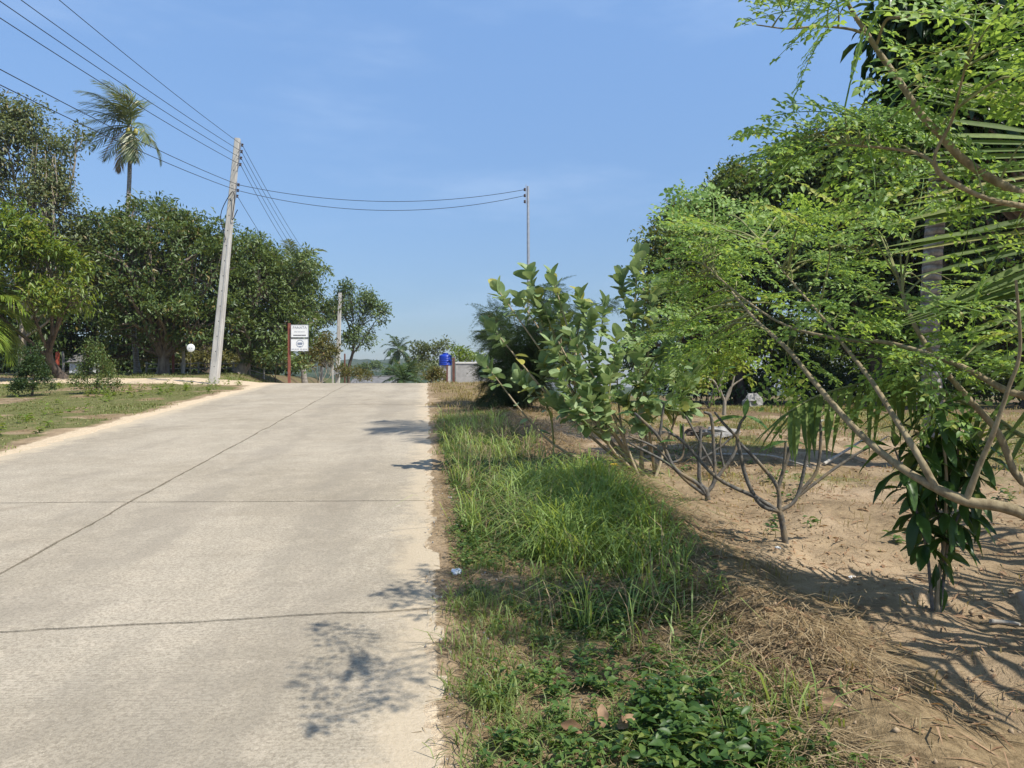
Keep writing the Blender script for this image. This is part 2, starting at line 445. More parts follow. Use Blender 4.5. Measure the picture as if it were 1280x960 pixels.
M['leaf_calo'] = leaf_mat("calotropis_leaf", (.170, .262, .098), (.335, .435, .198), (.46, .42, .09), .5, .3, (.36, .46, .14))
M['leaf_mangoy'] = leaf_mat("young_mango_leaf", (.024, .065, .016), (.075, .150, .032), (.20, .22, .05), .38, .34, (.16, .30, .03))
M['leaf_plum'] = leaf_mat("plumeria_leaf", (.06, .14, .035), (.11, .21, .055), None, .4, .35)
M['leaf_palm'] = leaf_mat("palm_leaflet", (.065, .115, .026), (.17, .235, .060), (.32, .29, .11), .6, .28, None, .18)
M['leaf_palm_far'] = leaf_mat("windblown_palm_leaflet", (.075, .11, .036), (.19, .23, .085), (.34, .29, .12), .38, .25)
M['frond_dry'] = leaf_mat("dry_frond", (.16, .11, .06), (.30, .23, .14), None, .8, .2)
M['grass'] = leaf_mat("grass_blade", (.105, .165, .038), (.26, .32, .10), (.34, .28, .13), .5, .35)
M['grass_tall'] = leaf_mat("tall_grass_blade", (.165, .26, .062), (.36, .47, .15), (.36, .33, .15), .45, .4)
M['grass_dry'] = leaf_mat("dry_grass_blade", (.19, .15, .06), (.36, .29, .13), (.12, .17, .04), .6, .3)
M['lawn'] = leaf_mat("lawn_blade", (.11, .145, .036), (.235, .265, .085), (.36, .28, .14), .55, .35)
M['straw'] = leaf_mat("straw", (.15, .105, .055), (.42, .32, .185), (.10, .065, .038), .7, .15)
M['weed'] = leaf_mat("weed_leaf", (.035, .085, .020), (.115, .195, .045), (.20, .25, .06), .45, .3)
M['deadleaf'] = leaf_mat("dead_leaf", (.22, .125, .065), (.42, .27, .16), None, .7, .15)
M['petal'] = leaf_mat("white_petal", (.72, .70, .58), (.82, .80, .72), None, .5, .3, (.8, .8, .7))
M['petal_y'] = leaf_mat("yellow_petal", (.75, .50, .02), (.85, .62, .04), None, .5, .2, (.8, .6, .05))
M['concrete_pole'] = bark_mat("pole_concrete", (.40, .375, .335), (.56, .53, .48), 5, .3, .004)
M['concrete_wall'] = plain_mat("wall_concrete", (.40, .385, .36), .9, 0, .18, 4, (.24, .22, .20))
M['cap'] = plain_mat("pale_coping", (.72, .70, .65), .8)
M['steel'] = plain_mat("galvanised_steel", (.44, .45, .47), .45, .55)
M['wire'] = plain_mat("black_cable", (.018, .018, .02), .6)
M['porcelain'] = plain_mat("brown_porcelain", (.06, .035, .03), .3)
M['rust'] = plain_mat("red_brown_paint", (.235, .075, .05), .7, 0, .2, 9, (.12, .05, .035))
M['rust_dark'] = plain_mat("weathered_red_brown", (.16, .07, .05), .8, 0, .25, 9)
M['white'] = plain_mat("white_board", (.80, .80, .78), .5, 0, .03)
M['ink'] = plain_mat("dark_lettering", (.06, .06, .075), .6)
M['ink_grey'] = plain_mat("grey_lettering", (.30, .31, .34), .6)
M['ink_blue'] = plain_mat("blue_grey_emblem", (.22, .26, .36), .6)
M['blue'] = plain_mat("blue_plastic", (.014, .05, .40), .35, 0, .06)
M['roof'] = plain_mat("grey_roof_sheet", (.155, .15, .145), .8, 0, .2, 2)
M['render'] = plain_mat("pale_render", (.55, .53, .49), .9)
M['wood_grey'] = bark_mat("weathered_wood", (.25, .225, .19), (.46, .42, .36), 12, .2, .006)
M['plastic_bag'] = plain_mat("crumpled_plastic", (.66, .70, .74), .25, 0, .1)
M['stone'] = bark_mat("grey_stone", (.20, .19, .175), (.38, .36, .335), 9, 1, .02)
M['orange'] = plain_mat("orange_red_paint", (.50, .10, .05), .6)
M['nut'] = plain_mat("yellow_green_coconut", (.38, .33, .07), .5)
M['glass_dark'] = plain_mat("dark_gap", (.03, .03, .03), .4)

# ------------------------------------------------------------------ objects
def thing(name, label, cat, loc=(0, 0, 0), group=None):
    o = bpy.data.objects.new(name, None); C.objects.link(o)
    o.empty_display_size = .2
    o.location = tuple(float(v) for v in loc)
    o['label'] = label; o['category'] = cat
    if group: o['group'] = group
    return o
def tinv(o):
    return Matrix.Translation(-Vector(o.location))
ROOT_OF = {}
def part(name, mb, mat, parent=None, kind=None, label=None):
    me = mb.mesh(name) if isinstance(mb, MB) else mb
    o = bpy.data.objects.new(name, me); C.objects.link(o)
    if mat is not None and not me.materials: me.materials.append(M[mat] if isinstance(mat, str) else mat)
    if parent is not None:
        o.parent = parent
        if parent.type == 'EMPTY': o.matrix_parent_inverse = tinv(parent)
    if kind: o['kind'] = kind
    if label: o['label'] = label
    return o
def solo(name, mb, mat, label, cat, group=None):
    o = part(name, mb, mat); o['label'] = label; o['category'] = cat
    if group: o['group'] = group
    return o
def structure(name, mb, mat):
    o = part(name, mb, mat); o['kind'] = 'structure'; return o
def basis(pos, ax, up, s):
    y = norm(ax); x = norm(np.cross(y, up)); z = np.cross(x, y)
    if np.ndim(s) == 0: s = (s, s, s)
    m = np.eye(4); m[:3, 0] = x * s[0]; m[:3, 1] = y * s[1]; m[:3, 2] = z * s[2]; m[:3, 3] = pos
    return Matrix(m.tolist())
def place(name, me, parent, pos, ax, up, s):
    o = bpy.data.objects.new(name, me); C.objects.link(o)
    o.parent = parent; o.matrix_parent_inverse = tinv(parent)
    o.matrix_basis = basis(pos, ax, up, s)
    return o

# leaf templates
LEAF2_V = np.array([[0, 0, 0], [-.5, .5, .10], [0, 1, -.12], [.5, .5, .10]]); LEAF2_F = np.array([[0, 2, 1], [0, 3, 2]])
LEAF4_V = np.array([[0, 0, 0], [-.42, .30, .10], [-.40, .65, .06], [0, 1, -.22], [.40, .65, .06], [.42, .30, .10], [0, .5, 0]])
LEAF4_F = np.array([[0, 6, 1], [1, 6, 2], [2, 6, 3], [3, 6, 4], [4, 6, 5], [5, 6, 0]])
def leaf_grid(nv, nu, prof, fold, bend, wave=0.0, tip_curl=0.0):
    """a leaf blade: prof(v) half width, folded along the midrib, bent along its length"""
    V = []; 
    for i in range(nv + 1):
        v = i / nv; w = prof(v)
        for j in range(-nu, nu + 1):
            u = j / nu
            V.append((u * w, v - .12 * bend * v * v, abs(u) * w * fold - bend * v * v + wave * math.sin(9 * v + 2 * u) * abs(u) * w))
    n = 2 * nu + 1
    F = [[i * n + j, i * n + j + 1, (i + 1) * n + j + 1, (i + 1) * n + j] for i in range(nv) for j in range(2 * nu)]
    return np.array(V), np.array(F)

# ================================================================== SETTING
def axis_steps(segs):
    out = []
    for a, b, s in segs:
        n = max(1, int(round((b - a) / s))); out += list(np.linspace(a, b, n, endpoint=False))
    out.append(segs[-1][1]); return np.array(out)
xs = np.concatenate([-np.geomspace(1500, 60, 22), axis_steps([(-55, -24, 1.2), (-24, -9, .35), (-9, -1.2, .2), (-1.2, 5.5, .06), (5.5, 12, .3), (12, 55, 1.4)]), np.geomspace(60, 1500, 22)])
ys = np.concatenate([-np.geomspace(200, 8, 10), axis_steps([(-6, 2, .5), (2, 10, .06), (10, 20, .14), (20, 44, .35), (44, 110, 1.5)]), np.geomspace(115, 2500, 30)])
X, Y = np.meshgrid(xs, ys)
Z = ground(X, Y)
g, sd, st, li = zones(X, Y)
mb = MB(); nx = len(xs)
i = np.arange(len(ys) - 1)[:, None] * nx; j = np.arange(nx - 1)[None]
mb.add(np.stack([X, Y, Z], -1).reshape(-1, 3), np.stack([i + j, i + j + 1, i + nx + j + 1, i + nx + j], -1).reshape(-1, 4))
me = mb.mesh("ground")
ca = me.attributes.new("zone", 'FLOAT_COLOR', 'POINT')
ca.data.foreach_set("color", np.stack([g, sd, st, np.ones_like(g)], -1).astype(np.float32).reshape(-1))
la = me.attributes.new("litter", 'FLOAT', 'POINT'); la.data.foreach_set("value", li.astype(np.float32).reshape(-1))
structure("ground", me, 'ground')

# concrete road in slabs
road = bpy.data.objects.new("road", None); C.objects.link(road); road['kind'] = 'structure'
JO = [(-9, 0), (-3.2, 0), (1.2, .1), (4.62, .15), (7.76, .03), (19.7, .05), (26.0, .05), (32.0, .05), (38, 0), (44, 0), (50, 0), (60, 0), (72, 0)]
def joint(i, tt):
    y0, sl = JO[i]
    return y0 + sl * tt + (.05 if i == 3 else .014) * (fbm(tt * 1.6 + 5 * i, 0 * tt, 51 + i) - .5) * 2 + (.012 if i == 3 else .004) * (noise2(tt * 14, 0 * tt, 61 + i) - .5)
def centre(yy):
    return -3.02 + .02 * (noise2(yy * 1.3, 0 * yy, 71) - .5) * 2
for i in range(len(JO) - 1):
    for lane in (0, 1):
        ny = max(6, int((JO[i + 1][0] - JO[i][0]) / .12)); nt_ = 30
        if JO[i][0] > 19: ny //= 3
        u = np.linspace(0, 1, nt_ + 1)[None]; v = np.linspace(0, 1, ny + 1)[:, None]
        tt0 = (-6.0 if lane == 0 else -3.02) + 3.0 * u + 0 * v
        ga = .020 if i == 4 else .013 if i < 5 else .008; gb = .020 if i == 3 else ga if i != 4 else .010
        ya = joint(i, tt0) + ga; yb = joint(i + 1, tt0) - gb
        yy = ya + (yb - ya) * v
        lo = -6.02 if lane == 0 else centre(yy) + .006 + .022 * noise2(yy * 7, 0 * yy, 72)
        hi = centre(yy) - .006 - .010 * noise2(yy * 9, 0 * yy, 73) if lane == 0 else .035
        tt = lo + (hi - lo) * u
        xx = t_to_x(tt, yy)
        edge = np.minimum(np.minimum(u, 1 - u) * 3.0, np.minimum(v, 1 - v) * (JO[i + 1][0] - JO[i][0]))
        zz = road_z(yy) + .004 * (noise2(xx * 1.2, yy * 1.2, 81) - .5) - .004 * (edge < .02) + .002 * (i % 2)
        mb = MB(); Vt = np.stack([xx, yy, zz], -1).reshape(-1, 3); n = nt_ + 1
        a = np.arange(ny)[:, None] * n; b = np.arange(nt_)[None]
        mb.add(Vt, np.stack([a + b, a + b + 1, a + n + b + 1, a + n + b], -1).reshape(-1, 4))
        ring = np.concatenate([np.arange(n), np.arange(1, ny + 1) * n + nt_, (ny * n + np.arange(nt_ - 1, -1, -1)), np.arange(ny - 1, 0, -1) * n])
        top = Vt[ring]; low = top - np.array([0, 0, .05]); q = np.arange(len(ring)); q2 = (q + 1) % len(ring)
        mb.add(np.vstack([top, low]), np.stack([q, q + len(ring), q2 + len(ring), q2], -1), 0, False)
        part("concrete_slab", mb, 'road', road)

# far wooded hills
def hills(name, y0, prof, depth, seed):
    mb = MB(); u = np.linspace(-900, 500, 420); v = np.linspace(0, 1, 26)
    U, Vv = np.meshgrid(u, v); yy = y0 + Vv * depth
    hgt = np.interp(U, [p_[0] for p_ in prof], [p_[1] for p_ in prof])
    zz = -9 + (hgt + 9) * np.sin(np.pi * np.clip(Vv, 0, 1)) ** .8 * (.75 + .5 * fbm(U * .004, yy * .004, seed)) + 6.0 * (fbm(U * .03, yy * .03, seed + 2) - .5) + 5.0 * (noise2(U * .11, yy * .11, seed + 3) - .3) + 2.5 * noise2(U * .3, yy * .3, seed + 4)
    a = np.arange(25)[:, None] * 420; b = np.arange(419)[None]
    mb.add(np.stack([U, yy, zz], -1).reshape(-1, 3), np.stack([a + b, a + b + 1, a + 421 + b, a + 420 + b], -1).reshape(-1, 4), 0)
    structure(name, mb, 'hill')
hills("hills", 750, [(-900, 40), (-400, 36), (-240, 34), (-180, 34), (-110, 30), (-60, 22), (-20, 4), (40, -7), (900, -8)], 500, 3)
hills("hills", 430, [(-900, 14), (-200, 10), (-110, 5), (-60, 4), (-30, 1), (0, -7), (900, -9)], 200, 8)

# ================================================================== TREES
def tubes_to(mb, a, b, r0, r1, sag=.15, ns=5, rng=RNG):
    a = np.array(a); b = np.array(b); L = np.linalg.norm(b - a)
    mid = (a + b) / 2 + rng.normal(size=3) * L * .10 + np.array([0, 0, sag * L])
    q = spline([a, mid, b], 4)
    mb.tube(q, taper(len(q), r0, r1), ns, rng.random(), False)
def make_tree(name, label, base, lobes, mat, bark='bark', trunk_r=.2, fork=.4, nclus=420, per=20, rc=.5, leaf=(.26, .10), droop=.35,
              group=None, seed=1, cat='tree', twigs=.3, trunk_pts=None, depth=.9, holes=.0, shell=.5, tpl=(LEAF2_V, LEAF2_F), vines=(), bumps=0):
    rng = np.random.default_rng(seed)
    base = np.array(base, float); base[2] = gz(base[0], base[1]) - .05
    root = thing(name, label, cat, base, group)
    tr = MB(); cr = MB()
    Ls = []
    for (px, py, Yd, rx, ry) in lobes:
        Ls.append((W(px, py, Yd), np.array([rx / F0 * Yd, rx / F0 * Yd * depth, ry / F0 * Yd])))
    if bumps:
        for c_, r_ in list(Ls):
            for _ in range(bumps):
                d_ = rand_dirs(1, rng)[0]; d_[2] = abs(d_[2]) * .9 - .15; d_ = norm(d_); f_ = .24 + .22 * rng.random()
                Ls.append((c_ + d_ * r_ * (.95 + .15 * rng.random()), r_ * f_))
    area = np.array([l[1][0] * l[1][2] for l in Ls]); num = np.maximum(6, (nclus * area / area.sum()).astype(int))
    mean = np.average([l[0] for l in Ls], axis=0, weights=area)
    if trunk_pts is None:
        fk = base + (mean - base) * fork
        fk[2] = base[2] + (mean[2] - base[2]) * fork
        tp = spline([base, base + (fk - base) * .5 + rng.normal(size=3) * .12 * np.array([1, 1, 0]), fk], 5)
    else:
        tp = spline(trunk_pts, 5); tp[0] = base; fk = tp[-1]
    rr = taper(len(tp), trunk_r, trunk_r * .6); rr[0] *= 1.35; rr[1] *= 1.1
    tr.tube(tp, rr, 9)
    for (c, r), n in zip(Ls, num):
        L = np.linalg.norm(c - fk)
        s = tp[rng.integers(max(1, len(tp) // 2), len(tp))] if L > .3 else fk
        mid = (s + c) / 2 + rng.normal(size=3) * L * .12 + np.array([0, 0, L * .08])
        q = spline([s, mid, c], 5)
        tr.tube(q, taper(len(q), trunk_r * .38, trunk_r * .12), 6, rng.random(), False)
        d = rand_dirs(n, rng); d[:, 2] = np.where(d[:, 2] < -.55, -d[:, 2] * .6, d[:, 2]); d = norm(d)
        lump = .82 + .42 * (noise2(d[:, 0] * 2.4 + seed, d[:, 2] * 2.4 + d[:, 1] * 1.7, seed) - .35)
        rad = (shell + (1 - shell) * rng.random(n) ** .6) * lump
        ctr = c + d * r * rad[:, None]
        if holes: 
            keep = noise2(ctr[:, 0] * .9 + 7, ctr[:, 2] * .9 + ctr[:, 1] * .4, seed + 5) > holes
            ctr = ctr[keep]; d = d[keep]
        n = len(ctr)
        for q_ in np.flatnonzero(rng.random(n) < twigs):
            s2 = q[rng.integers(len(q) // 2, len(q))]
            tubes_to(tr, s2, ctr[q_], trunk_r * .14, .006, -.05, 4, rng)
        tone = rng.random(n)
        N = n * per
        pos = np.repeat(ctr, per, 0) + rng.normal(size=(N, 3)) * rc * np.array([.5, .5, .38])
        out = np.repeat(d, per, 0)
        ax = norm(.7 * out + rand_dirs(N, rng) * .9 + np.array([0, 0, -droop]))
        up = norm(np.array([0, 0, .8]) + .5 * out + rand_dirs(N, rng) * .55)
        sz = (.65 + .6 * rng.random(N))[:, None] * np.array([leaf[1], leaf[0], leaf[0]])
        rnd = np.clip(np.repeat(tone, per) * .55 + rng.random(N) * .45, 0, .999)
        rnd = np.where((rnd > .9) & (rng.random(N) > .25), rnd - .2, rnd)
        cr.scatter(tpl[0], tpl[1], pos, ax, up, sz, rnd)
    part("trunk", tr, bark, root)
    part("crown", cr, mat, root, 'stuff')
    if vines:
        vm = MB(); Yv = lobes[0][2] - 1.2
        for (x0, y0, x1, y1, n) in vines:
            for _ in range(n):
                px = x0 + (x1 - x0) * rng.random(); ya = y0 + (y1 - y0) * .5 * rng.random(); L = 40 + 70 * rng.random()
                q = spline([W(px, ya, Yv + rng.normal() * .5), W(px + rng.normal() * 3, ya + L / 2, Yv - .3), W(px + rng.normal() * 5, ya + L, Yv - .4)], 5)
                vm.tube(q, .022, 4, rng.random(), False)
        part("creeper", vm, 'bark_pale', root, 'stuff')
    return root
def at_px(px, Yd):
    x = (px - 640) / F0 * Yd
    return (x, Yd, gz(x, Yd))

# --- left: orchard trees along the sandy drive
G1 = "trees along the sandy drive on the left"
make_tree("mango_tree", "broad dark mango tree with a forked trunk behind the leaning concrete pole", at_px(204, 39), 
          [(205, 320, 39, 66, 66), (160, 335, 38, 50, 66), (250, 350, 38, 48, 64), (185, 278, 40, 40, 38), (225, 290, 40, 36, 36), (180, 392, 38, 54, 44), (255, 405, 38, 44, 40), (130, 305, 39, 30, 42), (215, 400, 39.5, 60, 40), (165, 422, 38.5, 40, 20), (252, 425, 38.5, 36, 18)],
          'leaf_mid', 'bark', .33, .30, 900, 30, .46, (.25, .095), .4, G1, 11, depth=1.0, bumps=3, holes=.12)
make_tree("mango_tree", "mango tree with a twisted pale trunk between the leaning pole and the red sign post", at_px(299, 41),
          [(320, 365, 41, 55, 62), (355, 350, 42, 42, 50), (300, 340, 41, 42, 40), (350, 410, 41, 38, 36), (290, 395, 40, 34, 38), (375, 375, 43, 24, 34), (325, 428, 41, 34, 18), (362, 425, 42, 28, 18)],
          'leaf_mid', 'bark_pale', .34, .28, 720, 30, .45, (.25, .095), .4, G1, 12, depth=1.0, bumps=3, holes=.12)
make_tree("mango_tree", "dense mango tree at the back, seen above and between the front mango trunks", at_px(262, 53),
          [(250, 350, 53, 55, 55), (190, 370, 54, 55, 60), (320, 380, 54, 50, 50), (130, 380, 54, 48, 55), (270, 410, 55, 60, 36), (370, 400, 57, 34, 40)],
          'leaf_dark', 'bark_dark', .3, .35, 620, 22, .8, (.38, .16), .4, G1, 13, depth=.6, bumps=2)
make_tree("vine_tree", "tall ragged tree hung with creepers at the far left edge of the photo", at_px(28, 37),
          [(10, 190, 37, 48, 62), (55, 265, 36, 40, 55), (25, 330, 37, 55, 60), (75, 190, 37, 22, 22), (95, 172, 36, 14, 13), (38, 150, 37, 22, 22), (-40, 230, 37, 50, 80), (62, 225, 36, 24, 30), (-10, 145, 37, 36, 30), (95, 310, 37, 26, 36), (120, 350, 37, 26, 40), (85, 370, 37, 40, 44)],
          'leaf_grey', 'bark_pale', .2, .45, 1050, 24, .55, (.22, .10), .5, G1, 14, depth=1.0, holes=.2, vines=[(40, 170, 70, 330, 22)])
make_tree("broadleaf_tree", "bright green broadleaf tree in front of the creeper-hung tree at the left edge", at_px(78, 33.5),
          [(60, 330, 31, 48, 40), (15, 300, 31, 42, 48), (92, 370, 31, 28, 28), (40, 375, 31, 44, 34), (-30, 330, 31, 40, 50)],
          'leaf_bright', 'bark_dark', .22, .35, 420, 18, .5, (.30, .085), .7, G1, 15, depth=.9, holes=.34)
make_tree("shade_tree", "dark shady tree with low boughs behind the bright green broadleaf tree on the left", at_px(140, 46),
          [(90, 400, 46, 60, 45), (150, 410, 47, 45, 44), (30, 400, 46, 55, 50), (100, 340, 47, 50, 50), (-20, 390, 46, 40, 55), (200, 425, 47, 40, 30), (60, 430, 46, 60, 30)],
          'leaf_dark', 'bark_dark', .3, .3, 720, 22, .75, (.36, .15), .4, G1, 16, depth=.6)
make_tree("roadside_tree", "loose crowned tree beyond the crest behind the slim far pole", at_px(432, 66),
          [(440, 385, 66, 32, 26), (432, 365, 66, 12, 16), (465, 395, 66, 20, 20), (415, 395, 65, 16, 22), (445, 425, 66, 26, 22), (455, 375, 66, 16, 14), (478, 388, 66, 9, 9), (405, 385, 66, 8, 8)],
          'leaf_mid', 'bark_dark', .16, .42, 330, 16, .5, (.30, .13), .3, None, 17, depth=.9, holes=.25, twigs=.5,
          trunk_pts=[at_px(436, 66), W(436, 462, 66), W(441, 440, 66), W(443, 412, 66)])
make_tree("olive_shrub", "yellowish shrubby tree just right of the white sign boards", at_px(400, 45),
          [(398, 440, 45, 16, 22), (412, 446, 46, 13, 20), (384, 450, 44, 12, 18), (405, 425, 46, 10, 10)],
          'leaf_olive', 'bark_pale', .07, .35, 170, 16, .4, (.20, .09), .2, None, 18, 'shrub', .6)
make_tree("undergrowth_bush", "low green bush below the white sign boards", at_px(345, 40),
          [(345, 448, 40, 24, 18), (322, 446, 41, 16, 16), (374, 456, 38, 12, 12)], 'leaf_mid', 'bark_dark', .05, .3, 130, 16, .35, (.20, .09), .2, None, 19, 'bush', .3)
make_tree("undergrowth_bush", "pale olive thicket behind the little rail fence on the left", at_px(262, 47),
          [(262, 448, 47, 22, 16), (195, 440, 48, 26, 20), (225, 450, 48, 22, 14), (160, 445, 48, 20, 18), (290, 452, 47, 18, 13)], 'leaf_olive', 'bark_dark', .05, .3, 170, 16, .5, (.24, .10), .2, None, 20, 'bush', .3)
make_tree("undergrowth_bush", "long dark hedge of bushes deep under the left trees behind the rail fence", at_px(60, 52),
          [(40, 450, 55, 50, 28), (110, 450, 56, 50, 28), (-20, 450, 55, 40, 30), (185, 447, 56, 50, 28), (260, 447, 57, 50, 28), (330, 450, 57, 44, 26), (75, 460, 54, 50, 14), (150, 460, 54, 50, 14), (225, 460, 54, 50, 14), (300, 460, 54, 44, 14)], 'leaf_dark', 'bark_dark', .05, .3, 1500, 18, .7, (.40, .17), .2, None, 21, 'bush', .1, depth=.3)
make_tree("crest_bush", "weedy bush at the road crest by the foot of the far pole", at_px(436, 44),
          [(440, 468, 44, 14, 10), (425, 466, 43, 8, 10), (455, 470, 45, 10, 7)], 'leaf_olive', 'bark_dark', .03, .3, 70, 14, .25, (.18, .06), .1, None, 22, 'bush', .2)
make_tree("crest_tree", "thin airy tree behind the blue water tank", at_px(538, 50),
          [(540, 450, 50, 24, 20), (552, 434, 50, 16, 9), (525, 442, 50, 12, 16), (535, 466, 48, 26, 12)], 'leaf_grey', 'bark_dark', .06, .4, 150, 14, .4, (.24, .10), .1, None, 23, 'tree', .6, holes=.2)
make_tree("low_bush", "leafy bush behind the grey wall", at_px(590, 40), [(588, 447, 40, 24, 8), (575, 440, 40, 10, 7)], 'leaf_bright', 'bark_dark', .03, .3, 60, 14, .25, (.18, .08), .1, None, 24, 'bush', .4)
make_tree("crest_bush", "grey-green weeds growing at the foot of the blue tank stand", at_px(546, 36), [(545, 469, 36, 8, 7), (538, 472, 36, 6, 5), (553, 472, 35.5, 5, 5)], 'leaf_olive', 'bark_dark', .02, .3, 60, 14, .2, (.16, .06), .1, None, 25, 'bush', .2)
# trees well beyond the crest, told apart one by one
for q, (px, py, Yd, r, sd_) in enumerate([(470, 458, 210, 7, 1), (455, 462, 180, 8, 2), (492, 466, 150, 10, 3), (430, 462, 170, 9, 4), (515, 462, 200, 8, 5)]):
    make_tree("far_tree", ["small round tree far beyond the crest, farthest above the grey roof", "small round tree far off just left above the grey roof", "dark round tree beyond the crest under the distant palm",
              "far dark tree low behind the crest bush by the far pole", "far tree low on the right of the distant palm"][q], at_px(px, Yd),
              [(px, py, Yd, r, 6)], 'leaf_mid', 'bark_dark', .15, .4, 60, 12, .8, (.6, .3), .1, "trees far beyond the crest", 30 + q, twigs=.1)

# --- right: dark trees behind the garden
G2 = "dark trees behind the garden on the right"
make_tree("shade_tree", "rounded dense dark tree at the left end of the right-hand trees", at_px(930, 27),
          [(925, 262, 27, 62, 52), (870, 300, 27, 48, 50), (960, 330, 27, 70, 62), (880, 370, 26, 55, 58), (850, 330, 26, 34, 44), (925, 235, 27, 36, 26), (835, 395, 25, 26, 50), (930, 420, 26, 55, 34), (800, 445, 28, 22, 34)],
          'leaf_mid', 'bark_dark', .3, .3, 1500, 26, .5, (.20, .085), .35, G2, 41, depth=.8, bumps=2)
make_tree("shade_tree", "tall dark spreading tree behind the coconut trunk on the right", at_px(1090, 25),
          [(1090, 225, 25, 95, 60), (1040, 250, 25, 62, 62), (1140, 300, 25, 80, 70), (1050, 350, 25, 80, 60), (1120, 170, 25, 70, 40), (1035, 195, 25, 50, 40), (1000, 220, 25, 42, 38), (1160, 210, 25, 60, 50), (1200, 270, 25, 50, 60), (1200, 340, 25, 50, 60), (1100, 400, 25, 75, 50), (1180, 400, 25, 60, 50)],
          'leaf_mid', 'bark_dark', .34, .3, 2000, 26, .55, (.24, .10), .35, G2, 42, depth=.8, holes=.1)
make_tree("shade_tree", "dark tree at the right edge behind the palm fronds", at_px(1290, 22),
          [(1260, 260, 22, 80, 80), (1330, 250, 22, 90, 120), (1240, 370, 22, 70, 60), (1300, 420, 22, 80, 60), (1230, 200, 22, 60, 40), (1380, 380, 22, 80, 110)],
          'leaf_dark', 'bark_dark', .3, .3, 1300, 26, .55, (.24, .10), .35, G2, 43, depth=.8, holes=.1)
make_tree("big_leaf_tree", "tall tree with large drooping dark leaves at the top right corner", (8.3, 9.1, 0),
          [(1200, 60, 8.9, 62, 62), (1260, 110, 8.9, 70, 55), (1180, 110, 8.9, 48, 36), (1290, 20, 8.9, 80, 80), (1215, 5, 8.9, 60, 45), (1370, 60, 8.9, 80, 90), (1165, 30, 8.9, 34, 50), (1145, 60, 8.9, 22, 30), (1250, 165, 8.9, 50, 24), (1200, 140, 8.9, 44, 34), (1140, 15, 8.9, 24, 30), (1170, 120, 8.9, 34, 30), (1285, 165, 8.9, 50, 26)],
          'leaf_big', 'bark_dark', .2, .6, 800, 24, .34, (.25, .085), 1.1, None, 44, depth=.8, tpl=(LEAF4_V, LEAF4_F), holes=.12, twigs=.5)
make_tree("garden_tree", "thicket of dark shrubs at the back of the garden under the right-hand trees", at_px(1010, 29),
          [(900, 475, 28, 50, 22), (1000, 465, 29, 60, 30), (1100, 465, 29, 60, 32), (1200, 460, 28, 60, 36), (1290, 460, 28, 60, 38), (850, 485, 29, 30, 12), (960, 425, 30, 60, 34), (1070, 425, 30, 70, 36), (1180, 420, 30, 70, 40), (880, 440, 30, 40, 30), (930, 488, 27, 40, 14), (1030, 485, 27, 60, 18), (1150, 485, 26, 70, 20), (1260, 485, 26, 60, 24)], 'leaf_dark', 'bark_dark', .08, .3, 1400, 22, .5, (.24, .10), .2, None, 45, 'shrub', .2, depth=.35)
make_tree("garden_shrub", "light green shrub with yellowing leaves behind the frangipani saplings", at_px(890, 21),
          [(890, 468, 21, 28, 20), (868, 480, 20.5, 16, 14), (910, 455, 21, 20, 16)], 'leaf_bright', 'bark_pale', .05, .3, 110, 12, .3, (.16, .07), .1, None, 46, 'shrub', .6)

# ================================================================== PALMS
def frond(mb, origin, d0, L, droop=1.0, nl=26, ll=.7, lw=.035, wind=(0, 0, 0), stalk=.12, ns=14, up=(0, 0, 1), rng=RNG, hang=.55, rr=.03, sides=(-1, 1), curve=None):
    if curve is None:
        p = np.array(origin, float); d = norm(np.array(d0, float)); P = [p.copy()]; h = L / ns
        for i in range(ns):
            d = norm(d + h / L * (np.array([0, 0, -1.0]) * droop * (.4 + 1.4 * i / ns) + np.array(wind) * (.3 + 1.2 * i / ns)))
            p = p + d * h; P.append(p.copy())
        P = np.array(P)
    else:
        P = np.asarray(curve, float); L = np.linalg.norm(np.diff(P, axis=0), axis=1).sum()
    mb.tube(P, taper(len(P), rr, rr * .15), 4, .4, False)
    T = norm(np.gradient(P, axis=0)); s = np.linspace(0, 1, len(P))
    u = np.linspace(stalk, .99, nl)
    pos = np.stack([np.interp(u, s, P[:, k_]) for k_ in range(3)], -1); tan = norm(np.stack([np.interp(u, s, T[:, k_]) for k_ in range(3)], -1))
    lat = norm(np.cross(tan, np.array(up, float))); nrm = np.cross(lat, tan)
    for sg in sides:
        N = len(u)
        ln = ll * (.45 + .75 * np.sin(np.pi * (.12 + .80 * u)) ) * (1 - .55 * smooth(.75, 1, u)) * (.85 + .3 * rng.random(N))
        a = .45 + .65 * u + rng.normal(size=N) * .06
        d = norm(lat * sg * np.cos(a)[:, None] + tan * np.sin(a)[:, None] + nrm * (.22 - .35 * rng.random(N))[:, None] + np.array(wind) * .25)
        g_ = np.array([0, 0, -1.0])
        m1 = pos + d * (ln * .5)[:, None] + g_ * (ln * hang * .12)[:, None]
        d2 = norm(d + g_ * hang * (.5 + .6 * rng.random(N))[:, None] + np.array(wind) * .3)
        tip = m1 + d2 * (ln * .55)[:, None]
        w = norm(np.cross(d, nrm)) * (lw * .5) + nrm * 0.1 * lw
        V = np.stack([pos - w * .6, pos + w * .6, m1 - w, m1 + w, tip], 1).reshape(-1, 3)
        o = np.arange(N)[:, None] * 5
        mb.add(V, o + np.array([[0, 1, 3, 2]]), np.repeat(rng.random(N) * .9, 5))
        mb.add(V, o + np.array([[2, 3, 4]]), np.repeat(rng.random(N) * .9, 5))
